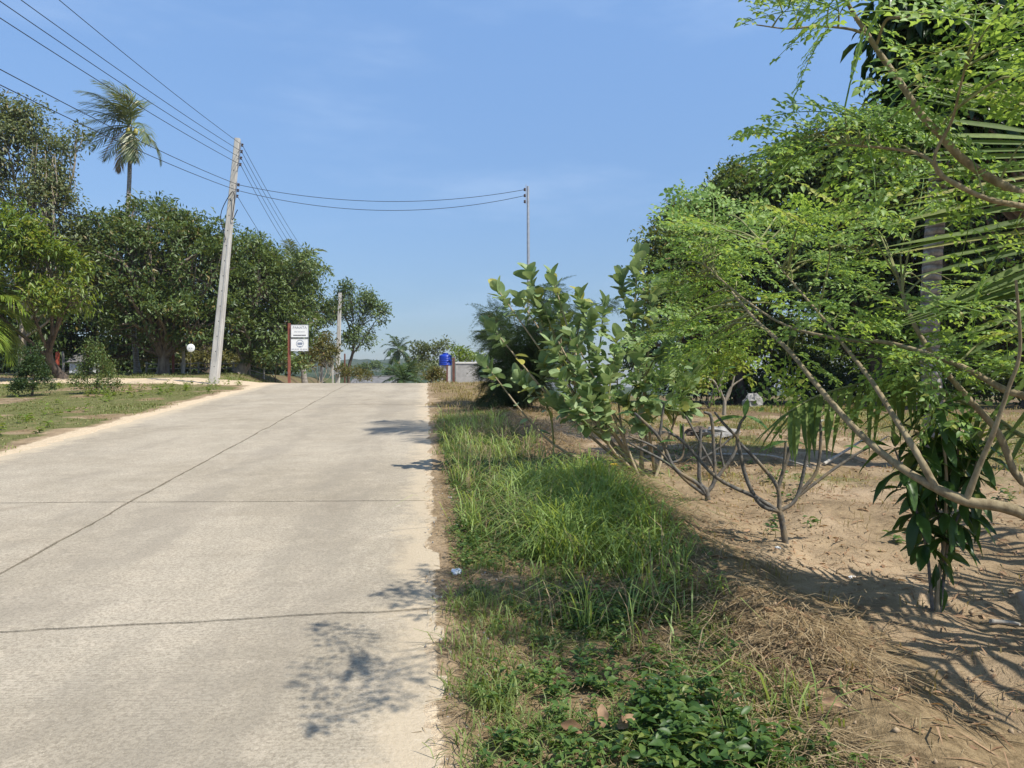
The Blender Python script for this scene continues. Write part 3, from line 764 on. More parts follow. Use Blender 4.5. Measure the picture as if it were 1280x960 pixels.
def palm(name, label, trunk_pts, r0, r1, fronds, mat='leaf_palm_far', group=None, nuts=0, seed=1, bark='coco', dry=0):
    rng = np.random.default_rng(seed)
    root = thing(name, label, 'palm', trunk_pts[0], group)
    tb = MB(); q = spline(trunk_pts, 8); rr = taper(len(q), r0, r1, .6); rr[0] *= 1.5; rr[1] *= 1.15
    n = len(q) * 3; q2 = np.stack([np.interp(np.linspace(0, 1, n), np.linspace(0, 1, len(q)), q[:, k_]) for k_ in range(3)], -1)
    r2 = np.interp(np.linspace(0, 1, n), np.linspace(0, 1, len(q)), rr) * (1 + .05 * (np.arange(n) % 2))
    tb.tube(q2, r2, 10); part("trunk", tb, bark, root)
    top = q[-1]
    for f in fronds:
        m = MB(); frond(m, top + norm(np.array(f['d'])) * .12, f['d'], f['L'], f.get('droop', 1), f.get('nl', 26), f.get('ll', .7), f.get('lw', .05), f.get('wind', (0, 0, 0)), .14, rng=rng, hang=f.get('hang', .6), rr=f.get('rr', .035))
        part("frond", m, f.get('mat', mat), root)
    for k_ in range(nuts):
        m = MB(); a = rng.random() * 6.28
        m.lathe(top + np.array([math.cos(a) * .28, math.sin(a) * .28, -.22 - .15 * rng.random()]), [(.0, -.16), (.08, -.13), (.125, -.03), (.11, .08), (.05, .15), (0, .165)], 10)
        part("coconut", m, 'nut', root)
    return root
wind = (-.75, -.1, .1)
Yp = 44.0
fl = []
for (ax_, az_, L, dr) in [(-.55, .95, 3.0, 1.0), (-.9, .55, 3.0, .9), (-1, .2, 3.0, 1.1), (-.9, -.15, 2.8, 1.2), (-.7, -.5, 2.5, 1.2), (-.2, 1, 2.9, .8), (.15, 1, 2.6, .9), (.35, .9, 2.2, 1.0),
                          (.9, .25, 2.5, 2.4), (.8, -.2, 2.6, 2.2), (.45, -.75, 2.6, 1.2), (-.35, .8, 2.8, .9), (-.7, .75, 3.0, .8), (-.95, .0, 2.6, 1.5), (.2, -.9, 2.2, .8)]:
    for k_ in ((-.4, .35) if az_ > .5 else (-.3,) if len(fl) % 2 else (.3,)):
        w_ = wind if ax_ < .4 else (-.25, 0, 0)
        fl.append(dict(d=(ax_, k_ + RNG.normal() * .15, az_), L=L * (.9 + .2 * RNG.random()), droop=dr, wind=w_, ll=.80, lw=.06, nl=26))
fl.append(dict(d=(-.45, .2, -.7), L=2.6, droop=1.5, mat='frond_dry', ll=.6, lw=.07, hang=1.2)); fl.append(dict(d=(-.1, .3, -.95), L=1.8, droop=1, mat='frond_dry', ll=.5, lw=.07, hang=1.2))
fl.append(dict(d=(-.6, -.3, -.5), L=2.6, droop=1.6, mat='frond_dry', ll=.5, lw=.06, hang=1.2))
b_ = at_px(172, 41)
palm("coconut_palm", "tall coconut palm with windblown fronds rising above the left trees", [b_, W(166, 400, 41.5), W(160, 290, 43), W(162, 215, 44), W(163, 158, Yp)], .15, .105, fl, nuts=6, seed=51)
def ring_fronds(n, L, el=(.0, 1.0), droop=1.4, wind=(0, 0, 0), ll=.7, lw=.07, nl=22, seed=1):
    rg = np.random.default_rng(seed); out = []
    for k_ in range(n):
        a = k_ * 2.399; e = el[0] + (el[1] - el[0]) * (k_ + .5) / n
        out.append(dict(d=(math.cos(a) * math.cos(e), math.sin(a) * math.cos(e), math.sin(e)), L=L * (.85 + .3 * rg.random()), droop=droop, wind=wind, ll=ll, lw=lw, nl=nl))
    return out
b_ = at_px(498, 115)
palm("coconut_palm", "distant coconut palm standing beyond the crest left of the blue tank", [b_, W(499, 470, 115), W(498, 437, 115)], .2, .15, ring_fronds(18, 3.0, (-.7, 1.35), 1.5, (-.2, 0, 0), .8, .13, 20, 3), 'leaf_dark', seed=52, group="palms")
b_ = at_px(382, 52)
palm("coconut_palm", "palm top showing behind the mango trees above the sign boards", [b_, W(372, 400, 52), W(368, 335, 52)], .18, .13, ring_fronds(16, 2.4, (-.5, 1.2), 1.3, (.2, 0, 0), .7, .08, 22, 4), seed=53, group="palms")
b_ = at_px(505, 43)
palm("fan_shrub", "low green clump of arching palm leaves at the road crest", [b_, W(505, 476, 43)], .1, .08, ring_fronds(22, 1.5, (.05, 1.3), 1.2, (0, 0, 0), .35, .06, 14, 5), 'leaf_legume', seed=54, bark='bark_dark')
b_ = (-21.2, 30.6, gz(-21.2, 30.6))
palm("young_palm", "stout young palm with hanging fronds cut by the left edge of the photo", [b_, (-21.2, 30.6, b_[2] + .6), (-21.5, 30.6, b_[2] + 2.8)], .42, .3,
     ring_fronds(20, 2.5, (-.5, 1.2), 1.8, (0, 0, 0), .9, .06, 34, 6), 'leaf_bright', seed=55, bark='bark_pale')

# right: the grey coconut trunk, its crown above the frame
b_ = (5.55, 10.0, gz(5.55, 10.0))
cf = ring_fronds(14, 2.6, (-.2, 1.2), 1.2, (0, 0, 0), .8, .05, 30, 8)
palm("coconut_palm", "slim grey coconut trunk standing among the green boughs on the right", [b_, W(1162, 420, 10), W(1170, 260, 10), W(1177, 150, 10), W(1182, -160, 10), W(1183, -420, 10)], .125, .105, cf, 'leaf_palm', seed=56)

# young coconut palm just outside the right edge; its fronds reach into view with leaflets told apart
pr = thing("young_coconut_palm", "young coconut palm at the right edge reaching striped fronds into view", 'palm', (4.9, 4.3, gz(4.9, 4.3)))
m = MB(); m.tube(spline([(4.9, 4.3, gz(4.9, 4.3) - .05), (4.88, 4.3, .55), (4.85, 4.28, .95)], 4), taper(9, .16, .11), 10); part("trunk", m, 'coco', pr)
lm_V = np.array([[-.5, 0, 0], [.5, 0, 0], [-.62, .3, .02], [0, .3, -.25], [.62, .3, .02], [-.5, .65, 0], [0, .65, -.22], [.5, .65, 0], [0, 1, 0], [0, 0, -.1]])
lm_F = [[0, 9, 3, 2], [9, 1, 4, 3], [2, 3, 6, 5], [3, 4, 7, 6], [5, 6, 8, 8], [6, 7, 8, 8]]
lmesh = []
for bend in (.1, .28, .5):
    V_ = lm_V.copy(); V_[:, 2] *= .03; V_[:, 0] *= .048
    V_[:, 2] -= bend * V_[:, 1] ** 2 * .6; V_[:, 1] -= .15 * bend * V_[:, 1] ** 2
    mm = MB(); mm.add(V_, np.array(lm_F[:4])); mm.add(V_, np.array([[5, 6, 8], [6, 7, 8]])); me_ = mm.mesh("leaflet"); me_.materials.append(M['leaf_palm']); lmesh.append(me_)
def near_frond(curve, ll, nl, sides, hang, up, stalk=.18, each=True, rr=.02, a0=(.35, .55), upb=(0, 0, 1.0), wd=1.0):
    q = spline(curve, 6); mm = MB(); mm.tube(q, taper(len(q), rr, rr * .2), 6, .3)
    fo = part("frond", mm, 'twig_green', pr)
    T = norm(np.gradient(q, axis=0)); s = np.linspace(0, 1, len(q)); u = np.linspace(stalk, .985, nl)
    bulk = MB()
    for sg in sides:
        for k_, uu in enumerate(u):
            ps = np.array([np.interp(uu, s, q[:, c_]) for c_ in range(3)]); tn = norm(np.array([np.interp(uu, s, T[:, c_]) for c_ in range(3)]))
            lt = norm(np.cross(tn, np.array(up, float))) * sg; nr = np.cross(tn, lt) * -sg
            a = a0[0] + a0[1] * uu + random.gauss(0, .05 if each else .17)
            ln = ll * (.5 + .6 * math.sin(math.pi * (.15 + .75 * uu))) * (.9 + .2 * random.random())
            d = norm(lt * math.cos(a) + tn * math.sin(a) + np.array([0, 0, -1]) * hang * (.3 + .5 * random.random()))
            me_ = lmesh[min(2, int(hang * 2.2 + random.random()))]
            upv = norm(np.array(upb) + (.5 if upb[2] == 1 else .1) * nr + .25 * rand_dirs(1)[0])
            if each:
                o = bpy.data.objects.new("leaflet", me_); C.objects.link(o); o.parent = fo
                o.matrix_basis = basis(ps, d, upv, (wd, ln, ln))
            else:
                V_ = lm_V.copy(); V_[:, 2] *= .03; V_[:, 0] *= .042; V_[:, 2] -= .3 * V_[:, 1] ** 2 * .6
                bulk.scatter(V_, np.array([[0, 3, 2], [0, 1, 3], [1, 4, 3], [2, 3, 5], [3, 6, 5], [3, 4, 7], [3, 7, 6], [5, 6, 8], [6, 7, 8]]), [ps], np.array([d]), np.array([upv]), np.array([[1, ln, ln]]), [random.random() * .9])
    if not each:
        b2 = part("leaflets", bulk, 'leaf_palm', fo, 'stuff')
crown_c = np.array([4.85, 4.28, .95])
near_frond([crown_c, (4.3, 4.25, 1.4), W(1375, 420, 4.25), W(1335, 330, 4.2), W(1312, 250, 4.2), W(1296, 180, 4.2), W(1290, 120, 4.25)], .86, 44, (-1, 1), .0, (0, -1, .1), a0=(-.10, .32), upb=(0, -.75, .65), wd=.62)
near_frond([crown_c, W(1330, 560, 4.6), W(1242, 522, 4.7), W(1167, 484, 4.75), W(1110, 474, 4.7), W(1030, 492, 4.6), W(985, 515, 4.5)], .55, 40, (-1, 1), .75, (0, 0, 1), wd=.5)
for cv in ([crown_c, (4.4, 3.8, 1.8), (3.7, 3.3, 2.1), (2.95, 2.95, 2.0), (2.5, 2.75, 1.6)],
           [crown_c, (4.4, 4.3, 2.0), (3.7, 4.0, 2.35), (3.05, 3.75, 2.15)],
           [crown_c, (5.5, 4.8, 2.2), (6.3, 5.2, 2.3), (7, 5.4, 1.7)], [crown_c, (4.9, 5.0, 2.2), (5.0, 5.9, 2.5), (5.1, 6.6, 2.1)]):
    near_frond(cv, .62, 30, (-1, 1), .45, (0, 0, 1), each=False)

# ================================================================== MORINGA
def spray_template(seed, droop=.25, leaflet=(.080, .050), npin=5, sub=3, third=False):
    """a feathery compound leaf of unit length along +Y: rachis, side stalks, oval leaflets"""
    rg = np.random.default_rng(seed); pos = []; ax = []; up = []; sz = []; mb = MB()
    cz = lambda y: -droop * y * y
    yy = np.linspace(0, 1, 6); mb.tube(np.stack([0 * yy, yy, cz(yy)], -1), taper(6, .009, .003), 3, .5, False)
    def leaf(p, d):
        pos.append(p); ax.append(norm(d + rg.normal(size=3) * .18)); up.append(norm(np.array([0, 0, 1]) + rg.normal(size=3) * .38)); f = .75 + .5 * rg.random(); sz.append((leaflet[1] * f, leaflet[0] * f, leaflet[0] * f))
    for i in range(npin):
        y0 = .22 + .66 * i / (npin - 1); L = .40 * (1 - .68 * (i / (npin - 1)) ** 1.2) * (.85 + .3 * rg.random())
        for sg in (-1, 1):
            if rg.random() < .08: continue
            d = norm(np.array([sg * .85, .55, -.05 + rg.normal() * .12])); o = np.array([0, y0, cz(y0)])
            e = o + d * L + np.array([0, 0, -droop * L * .5]); mb.tube(np.array([o, (o + e) / 2 + [0, 0, .02], e]), [.004, .003, .002], 3, .5, False)
            n = max(2, int(round(sub * L / .36)))
            for j in range(n + 1):
                q = o + (e - o) * (.28 + .72 * j / n)
                if j == n: leaf(q, d)
                else:
                    sd2 = norm(np.cross(d, [0, 0, 1]))
                    for s2 in (-1, 1):
                        w = sd2 * s2 + d * .5
                        if third and L > .26 and j < n - 1:      # third order
                            q2 = q + w * .055; leaf(q2 , w); leaf(q + w * .02, w + d * 1.2); leaf(q2 + d * .01, w - d * .6)
                        else: leaf(q, w)
    for j in range(4): leaf(np.array([0, .9 + .035 * j, cz(1)]), np.array([(-1) ** j * .6, .8, 0]))
    mb.scatter(*((LEAF2_V, LEAF2_F) if third else (LEAF4_V, LEAF4_F)), np.array(pos), np.array(ax), np.array(up), np.array(sz), rg.random(len(pos)) * .92)
    return mb
def template_arrays(mb):
    V = np.concatenate(mb.V); tris = []; 
    for f, _ in mb.F:
        if f.shape[1] == 3: tris.append(f)
        else: tris += [f[:, [0, 1, 2]], f[:, [0, 2, 3]]]
    return V, np.concatenate(tris), np.concatenate(mb.A)
MOR = [spray_template(s, dr) for s, dr in ((1, .15), (2, .3), (3, .45), (4, .25))]
mor_me = []
for mb_ in MOR:
    me_ = mb_.mesh("leaf_spray"); me_.materials.append(M['leaf_moringa']); mor_me.append(me_)
mor_arr = [template_arrays(mb_) for mb_ in MOR]

def moringa(label, base, limbs, targets, each_max, seed, size=(.34, .56)):
    rng = np.random.default_rng(seed); root = thing("moringa_tree", label, 'tree', base)
    nodes = []
    for name, pts, r0, r1 in limbs:
        q = spline(pts, 6); mm = MB(); rr = taper(len(q), r0, r1, .8) * (1 + .12 * (rng.random(len(q)) - .5))
        mm.tube(q, rr, 8, rng.random()); part(name, mm, 'bark_moringa', root); nodes.append((q[len(q) // 4:]))
    nodes = np.concatenate(nodes); tw = MB(); bulk = MB(); count = 0
    for (px0, py0, px1, py1, y0, y1, n, ns_) in targets:
        for _ in range(n):
            T = W(px0 + (px1 - px0) * rng.random(), py0 + (py1 - py0) * rng.random(), y0 + (y1 - y0) * rng.random())
            dd = np.linalg.norm((nodes - T) * np.array([1, .7, 1.0]) , axis=1) + .25 * np.maximum(0, nodes[:, 2] - T[2]); s = nodes[np.argsort(dd)[min(len(dd) - 1, rng.integers(0, 5))]]
            if np.linalg.norm(s - T) > 1.0: s = T + (s - T) / np.linalg.norm(s - T) * 1.0; s = nodes[np.argmin(np.linalg.norm(nodes - s, axis=1))]
            L = np.linalg.norm(T - s); mid = (s + T) / 2 + np.array([0, 0, .12 * L]) + rng.normal(size=3) * .06 * L
            q = spline([s, mid, T], 6); tw.tube(q, taper(len(q), .006 + .004 * L, .002), 4, rng.random(), False)
            dT = norm(q[-1] - q[-3])
            for k_ in range(ns_):
                u = 1 - .6 * (k_ / max(1, ns_)) * min(1, .6 / max(L, .1)); p = np.array([np.interp(u, np.linspace(0, 1, len(q)), q[:, c_]) for c_ in range(3)])
                side = norm(np.cross(dT, [0, 0, 1])) * (1 if k_ % 2 else -1)
                d = norm(dT * (.9 if k_ == 0 else .45) + side * (.2 if k_ == 0 else .8) + np.array([0, 0, .15]) + rng.normal(size=3) * .28)
                up = norm(np.array([0, -.35, 1]) + rng.normal(size=3) * .22); sc = size[0] + (size[1] - size[0]) * rng.random()
                v = rng.integers(4)
                if count < each_max and rng.random() < .75:
                    place("leaf_spray", mor_me[v], root, p, d, up, sc); count += 1
                else:
                    V_, F_, A_ = mor_arr[v]; bulk.scatter(V_, F_, [p], np.array([d]), np.array([up]), np.array([[sc, sc, sc]]), [rng.random() * .9])
    part("twigs", tw, 'twig_green', root, 'stuff')
    if bulk.V: part("foliage", bulk, 'leaf_moringa', root, 'stuff')
    return root
bM = (3.55, 3.75, gz(3.55, 3.75) - .05)
fork_ = (3.45, 3.75, .75)
limbs = [
    ("trunk", [bM, (3.5, 3.75, .4), fork_], .075, .06),
    ("branch", [fork_, (3.1, 3.7, .88), W(1330, 668, 3.7), W(1280, 642, 3.7), W(1245, 632, 3.72), W(1210, 627, 3.75), W(1170, 610, 3.8), W(1120, 580, 3.95), W(1070, 537, 4.15), W(1020, 480, 4.4), W(985, 437, 4.7), W(945, 400, 5.1), W(915, 365, 5.5)], .042, .008),
    ("branch", [W(1168, 607, 3.8), W(1145, 565, 3.85), W(1120, 525, 4.0), W(1090, 477, 4.2), W(1060, 438, 4.5), W(1030, 399, 4.8), W(983, 344, 5.3), W(950, 300, 5.6)], .020, .005),
    ("branch", [W(1207, 627, 3.75), W(1225, 580, 3.7), W(1242, 540, 3.65), W(1260, 487, 3.6), W(1275, 437, 3.55), W(1270, 350, 3.5)], .017, .006),
    ("branch", [fork_, (3.1, 3.7, 1.25), W(1330, 520, 3.8), W(1280, 495, 3.85), W(1255, 487, 3.9), W(1210, 462, 4.0), W(1167, 445, 4.15), W(1108, 428, 4.4), W(1053, 424, 4.7), W(983, 407, 5.1), W(928, 372, 5.6), W(880, 330, 6.0)], .026, .006),
    ("branch", [fork_, (3.2, 3.9, 1.1), W(1290, 610, 4.1), W(1247, 540, 4.15), W(1210, 497, 4.2), W(1172, 452, 4.3), W(1140, 400, 4.4), W(1120, 340, 4.6)], .026, .010),
    ("branch", [fork_, (3.3, 3.65, 1.6), (3.15, 3.6, 2.25), W(1400, 290, 3.6), W(1325, 262, 3.6), W(1258, 234, 3.6), W(1205, 200, 3.6), W(1175, 168, 3.6), W(1152, 144, 3.62), W(1127, 106, 3.65), W(1099, 66, 3.7), W(1083, 41, 3.7), W(1064, 12, 3.7), W(1045, -30, 3.7)], .034, .008),
    ("branch", [(3.15, 3.6, 2.25), W(1400, 300, 3.5), W(1330, 268, 3.45), W(1280, 258, 3.4), W(1230, 247, 3.4), W(1178, 220, 3.45), W(1166, 203, 3.5), W(1140, 190, 3.6), W(1085, 183, 3.7), W(1040, 180, 3.8)], .020, .005),
    ("branch", [W(1083, 43, 3.7), W(1060, 36, 3.7), W(1020, 33, 3.75), W(985, 36, 3.75), W(945, 31, 3.8)], .008, .003),
    ("branch", [W(1096, 55, 3.7), W(1108, 25, 3.6), W(1130, 22, 3.5), W(1160, 18, 3.45), W(1200, 20, 3.4)], .008, .004),
    ("branch", [W(1178, 220, 3.45), W(1168, 196, 3.45), W(1190, 150, 3.4), W(1200, 110, 3.3), W(1210, 70, 3.2)], .010, .004),
    ("branch", [(3.15, 3.6, 2.25), (3.0, 3.4, 2.7), (2.5, 3.0, 2.95), (1.8, 2.75, 3.4), (1.45, 2.6, 3.5)], .028, .006),
]
targets = [
    (985, 0, 1060, 18, 3.6, 3.85, 5, 2), (970, 8, 1005, 22, 3.7, 3.9, 2, 2), (1010, -60, 1090, -30, 3.5, 3.8, 4, 2),
    (985, 165, 1060, 185, 3.6, 4.0, 5, 2), (1070, 145, 1170, 190, 3.5, 3.9, 9, 2), (1050, 125, 1110, 150, 3.6, 3.9, 3, 2), (1165, 80, 1250, 130, 3.2, 3.6, 4, 2),
    (1190, 10, 1300, 60, 2.9, 3.5, 8, 2), (1250, 90, 1320, 180, 3.0, 3.6, 4, 2),
    (880, 262, 970, 330, 5.4, 6.8, 10, 3), (900, 285, 1040, 360, 5.0, 6.4, 8, 3), (865, 300, 940, 390, 5.6, 7.0, 7, 3), (980, 275, 1110, 340, 4.6, 5.8, 6, 3), (860, 262, 900, 300, 6.0, 6.8, 4, 3),
    (815, 310, 870, 400, 6.2, 7.0, 6, 2), (850, 390, 960, 460, 5.0, 6.2, 7, 2), (960, 380, 1090, 450, 4.6, 5.6, 6, 2), (1010, 255, 1180, 310, 4.4, 5.4, 6, 2), (1060, 330, 1190, 400, 4.3, 5.2, 7, 2), (1190, 260, 1290, 420, 3.6, 4.4, 6, 2),
    (1090, 425, 1270, 465, 3.9, 4.6, 8, 3), (820, 400, 900, 450, 5.8, 6.6, 8, 3), (1110, 200, 1260, 250, 3.4, 4.0, 5, 2), (1100, -330, 1230, -270, 2.2, 2.6, 3, 3)]
moringa("moringa tree with feathery light green leaves on long pale boughs arching in from the right", bM, limbs, targets, 300, 61)

# ================================================================== LEGUME BUSH
LEG = [template_arrays(spray_template(s, dr, (.050, .014), 6, 6, True)) for s, dr in ((11, .5), (12, .8), (13, .35))]
bx_, by_ = (655 - 640) / F0 * 18.5, 18.5
rt = thing("feathery_bush", "dark green feathery bush with hanging branches on the verge before the grey wall", 'bush', (bx_, by_, gz(bx_, by_)))
rng = np.random.default_rng(71); tr = MB(); fo = MB()
lb = np.array([bx_, by_, gz(bx_, by_) - .05])
for k_ in range(46):
    px = 658 + 84 * rng.normal() * .66; py = 378 + 112 * rng.random() ** 1.15 - 22 * (1 - abs(px - 680) / 100)
    px = min(max(px, 614), 750)
    T = W(px, py + (6 if px < 640 else 0), 18.5 + rng.normal() * .8)
    mid = (lb + T) / 2 + np.array([0, 0, .35]) + rng.normal(size=3) * .1
    q = spline([lb + rng.normal(size=3) * [.08, .08, 0], mid, T, T + norm(T - mid) * .25 + np.array([0, 0, -.15])], 6)
    tr.tube(q, taper(len(q), .018, .004), 5, rng.random(), False)
    for j_ in range(52):
        u = .12 + .72 * rng.random(); p = np.array([np.interp(u, np.linspace(0, 1, len(q)), q[:, c_]) for c_ in range(3)])
        d = norm(rand_dirs(1, rng)[0] * [1, 1, .4] + norm(T - mid) * .5 + np.array([0, 0, -.3])); up = norm(np.array([0, 0, 1]) + rng.normal(size=3) * .3); s_ = .34 + .22 * rng.random()
        V_, F_, A_ = LEG[rng.integers(3)]; fo.scatter(V_, F_, [p], np.array([d]), np.array([up]), np.array([[s_] * 3]), [rng.random() * .92])
part("stem", tr, 'bark_dark', rt); part("foliage", fo, 'leaf_legume', rt, 'stuff')

# ================================================================== CALOTROPIS (big oval grey-green leaves, each its own object)
calo_me = []
for fold, bend, wv_ in ((.35, .12, .05), (.2, .3, .08), (.5, .02, .04), (.25, -.12, .06)):
    V_, F_ = leaf_grid(6, 2, lambda v: .35 * (math.sin(math.pi * min(1, (v * .91 + .055)) ** .95) ** .62) + .004, fold, bend, wv_)
    mm = MB(); mm.add(V_, F_); me_ = mm.mesh("leaf"); me_.materials.append(M['leaf_calo']); calo_me.append(me_)
calo_arr = [template_arrays((lambda m_: (m_.add(*leaf_grid(4, 1, lambda v: .35 * (math.sin(math.pi * min(1, (v * .91 + .055)) ** .95) ** .62) + .004, f_, b_)), m_)[1])(MB())) for f_, b_ in ((.35, .12), (.2, .3))]
def calotropis(label, base, tips, Yd, seed, leaf_n, flowers):
    rng = np.random.default_rng(seed); base = np.array(base); base[2] = gz(base[0], base[1]) - .04
    root = thing("milkweed_shrub", label, 'shrub', base); nl = 0; bulk = MB(); fl_ = []
    mains = []
    for (px, py, dy) in tips:
        T = W(px, py, Yd + dy)
        if mains and rng.random() < .72:
            m_ = mains[int(np.argmin([np.linalg.norm((a_[-1] - T) * [1, .5, .6]) for a_ in mains]))]; s = m_[int(len(m_) * (.45 + .25 * rng.random()))]
        else: s = base + rng.normal(size=3) * [.07, .07, 0]
        L = np.linalg.norm(T - s); mid = s + (T - s) * .5 + np.array([0, 0, -.06 * L]) + rng.normal(size=3) * .06 * L
        q = spline([s, mid, T], 7); r0 = .022 if s[2] < base[2] + .1 else .013
        mm = MB(); mm.tube(q, taper(len(q), r0, .006), 7, rng.random()); part("stem", mm, 'bark_calo' if r0 > .02 else 'twig_green', root)
        if r0 > .02: mains.append(q)
        dT = norm(q[-1] - q[-3]); dT = norm(dT + np.array([0, 0, .35]))
        a = norm(np.cross(dT, [0.3, .2, 1])); b = np.cross(dT, a)
        for k_ in range(14):
            ph = k_ * 1.75 + rng.random() * .5; lev = k_ / 14
            p = T - dT * lev * .34 * min(1, L / .5)
            rad = a * math.cos(ph) + b * math.sin(ph); spread = .55 + .75 * lev
            d = norm(dT * (1.1 - .9 * lev) + rad * spread + rng.normal(size=3) * .15 + np.array([0, 0, -.25 * lev])); s_ = (.110 + .072 * math.sin(math.pi * min(1, .25 + lev))) * (.85 + .35 * rng.random())
            up = norm(dT * .8 + np.array([0, 0, .6]) + rng.normal(size=3) * .35)
            if nl < leaf_n: place("leaf", calo_me[rng.integers(4)], root, p, d, up, s_); nl += 1
            else:
                V_, F_, A_ = calo_arr[rng.integers(2)]; bulk.scatter(V_, F_, [p], np.array([d]), np.array([up]), np.array([[s_] * 3]), [rng.random() * .92])
        # leaves hanging along the stem
        for k_ in range(8):
            u = .4 + .55 * rng.random(); p = np.array([np.interp(u, np.linspace(0, 1, len(q)), q[:, c_]) for c_ in range(3)])
            if p[2] < base[2] + .5: continue
            d = norm(rand_dirs(1, rng)[0] * [1, 1, .5] + np.array([0, 0, -.1])); up = norm(np.array([0, 0, 1]) + rng.normal(size=3) * .5); s_ = .105 + .06 * rng.random()
            V_, F_, A_ = calo_arr[rng.integers(2)]; bulk.scatter(V_, F_, [p], np.array([d]), np.array([up]), np.array([[s_] * 3]), [rng.random() * .92])
        if flowers and rng.random() < flowers:
            fm = MB()
            for _ in range(14):
                c_ = T + rng.normal(size=3) * .028 + dT * .03; fm.scatter(LEAF2_V, LEAF2_F, np.repeat(c_[None], 4, 0), rand_dirs(4, rng), rand_dirs(4, rng), np.full((4, 3), .022), rng.random(4) * .9)
            part("flower_cluster", fm, 'petal', root, 'stuff')
    if bulk.V: part("foliage", bulk, 'leaf_calo', root, 'stuff')
    return root
rg = np.random.default_rng(5)
tips = [(622, 362, .2), (660, 338, .3), (690, 345, .2), (725, 368, 0), (755, 380, .1), (611, 405, .3), (606, 455, .3), (700, 375, .3), (680, 392, .3), (668, 372, .2), (740, 400, -.3), (715, 420, -.3), (690, 430, -.4), (650, 470, -.3),
        (720, 455, -.4), (745, 440, -.2), (700, 470, -.5), (735, 490, -.5), (690, 500, -.3), (760, 470, -.3), (772, 420, 0), (715, 505, -.6), (680, 455, .3), (730, 385, .4), (705, 400, .5), (755, 505, -.3), (770, 450, .3), (735, 470, .4), (700, 445, .6), (648, 372, .6)]
calotropis("pale milkweed shrub leaning over the verge, left of the two big-leaved shrubs", ((796 - 640) / F0 * 9.0, 9.0, 0), tips, 8.8, 81, 290, .35)
tips = [(795, 335, .2), (775, 345, .4), (800, 318, .3), (820, 360, .1), (790, 385, .2), (815, 400, 0), (840, 420, -.2), (850, 450, -.3), (800, 440, -.3), (830, 470, -.4), (795, 480, -.4), (860, 480, -.2), (815, 505, -.5), (845, 510, -.4), (780, 500, -.4), (870, 455, 0), (810, 460, .3), (850, 400, .3), (790, 420, .5), (835, 440, .4), (860, 510, 0), (800, 530, -.4)]
calotropis("pale milkweed shrub standing upright, right of the two big-leaved shrubs", ((815 - 640) / F0 * 9.2, 9.3, 0), tips, 9.1, 82, 240, .3)

# ================================================================== FRANGIPANI SAPLINGS
plum_V, plum_F = leaf_grid(6, 2, lambda v: .17 * math.sin(math.pi * (v * .94 + .04)) ** .8 + .004, .3, .25, .03)
mm = MB(); mm.add(plum_V, plum_F); plum_me = mm.mesh("leaf"); plum_me.materials.append(M['leaf_plum'])
def plumeria(label, base_px, Yd, stems, leaves, flowers, r, mat='bark_plum'):
    bx, by = (base_px[0] - 640) / F0 * Yd, Yd; bz = gz(bx, by) - .03
    shift = bz - W(base_px[0], base_px[1], Yd)[2]
    root = thing("frangipani_sapling", label, 'sapling', (bx, by, bz)); first = True
    for pts, ra, rb in stems:
        P = np.array([W(p_[0], p_[1], Yd + (p_[2] if len(p_) > 2 else 0)) for p_ in pts])
        P[:, 2] += shift * np.clip(1 - (P[:, 2] - bz) / .5, 0, 1)
        q = spline(P, 6); rr = taper(len(q), ra * r, rb * r); rr[-1] *= .8
        mm = MB(); mm.tube(q, rr * (1 + .08 * (np.arange(len(q)) % 2)), 8, random.random()); part("trunk" if first else "branch", mm, mat, root); first = False
    for (px, py, dy, dx_, dz_, s_) in leaves:
        place("leaf", plum_me, root, W(px, py, Yd + dy), np.array([dx_, random.uniform(-.3, .1), dz_]), np.array([random.uniform(-.2, .2), -.3, 1.0]), s_)
    for (px, py, n) in flowers:
        c_ = W(px, py, Yd)
        fm = MB()
        for _ in range(n):
            o = c_ + np.random.default_rng(_ + 3).normal(size=3) * [.035, .03, .03]; a0 = random.random()
            d5 = np.array([[math.cos(a0 + k_ * 1.2566), math.sin(a0 + k_ * 1.2566) * .6, .55] for k_ in range(5)])
            fm.scatter(LEAF4_V, LEAF4_F, np.repeat(o[None], 5, 0), d5, np.tile([0, -.4, 1.0], (5, 1)), np.tile([.032, .045, .045], (5, 1)), np.random.default_rng(_).random(5) * .9)
        part("flower_cluster", fm, 'petal', root, 'stuff')
    return root
stC = [([(982, 682), (978, 655), (974, 638)], 1.35, 1.15),
       ([(974, 640), (950, 630), (932, 595), (921, 545)], .95, .75), ([(921, 546), (925, 530), (932, 520)], .7, .5), ([(921, 546), (905, 530), (893, 515)], .65, .45),
       ([(974, 640), (945, 622), (896, 597), (855, 553), (835, 540)], .9, .55), ([(974, 640), (972, 610), (950, 580), (921, 550)], .95, .6),
       ([(972, 612), (985, 570), (998, 527)], .85, .7), ([(978, 595), (981, 570), (982, 552)], .6, .5), ([(974, 640), (996, 622), (1010, 565), (1020, 540)], .85, .6),
       ([(996, 622), (1040, 588), (1078, 563)], .7, .5), ([(998, 618), (1021, 588), (1026, 545), (1024, 520)], .75, .55), ([(1062, 572), (1085, 560), (1110, 545)], .5, .35)]
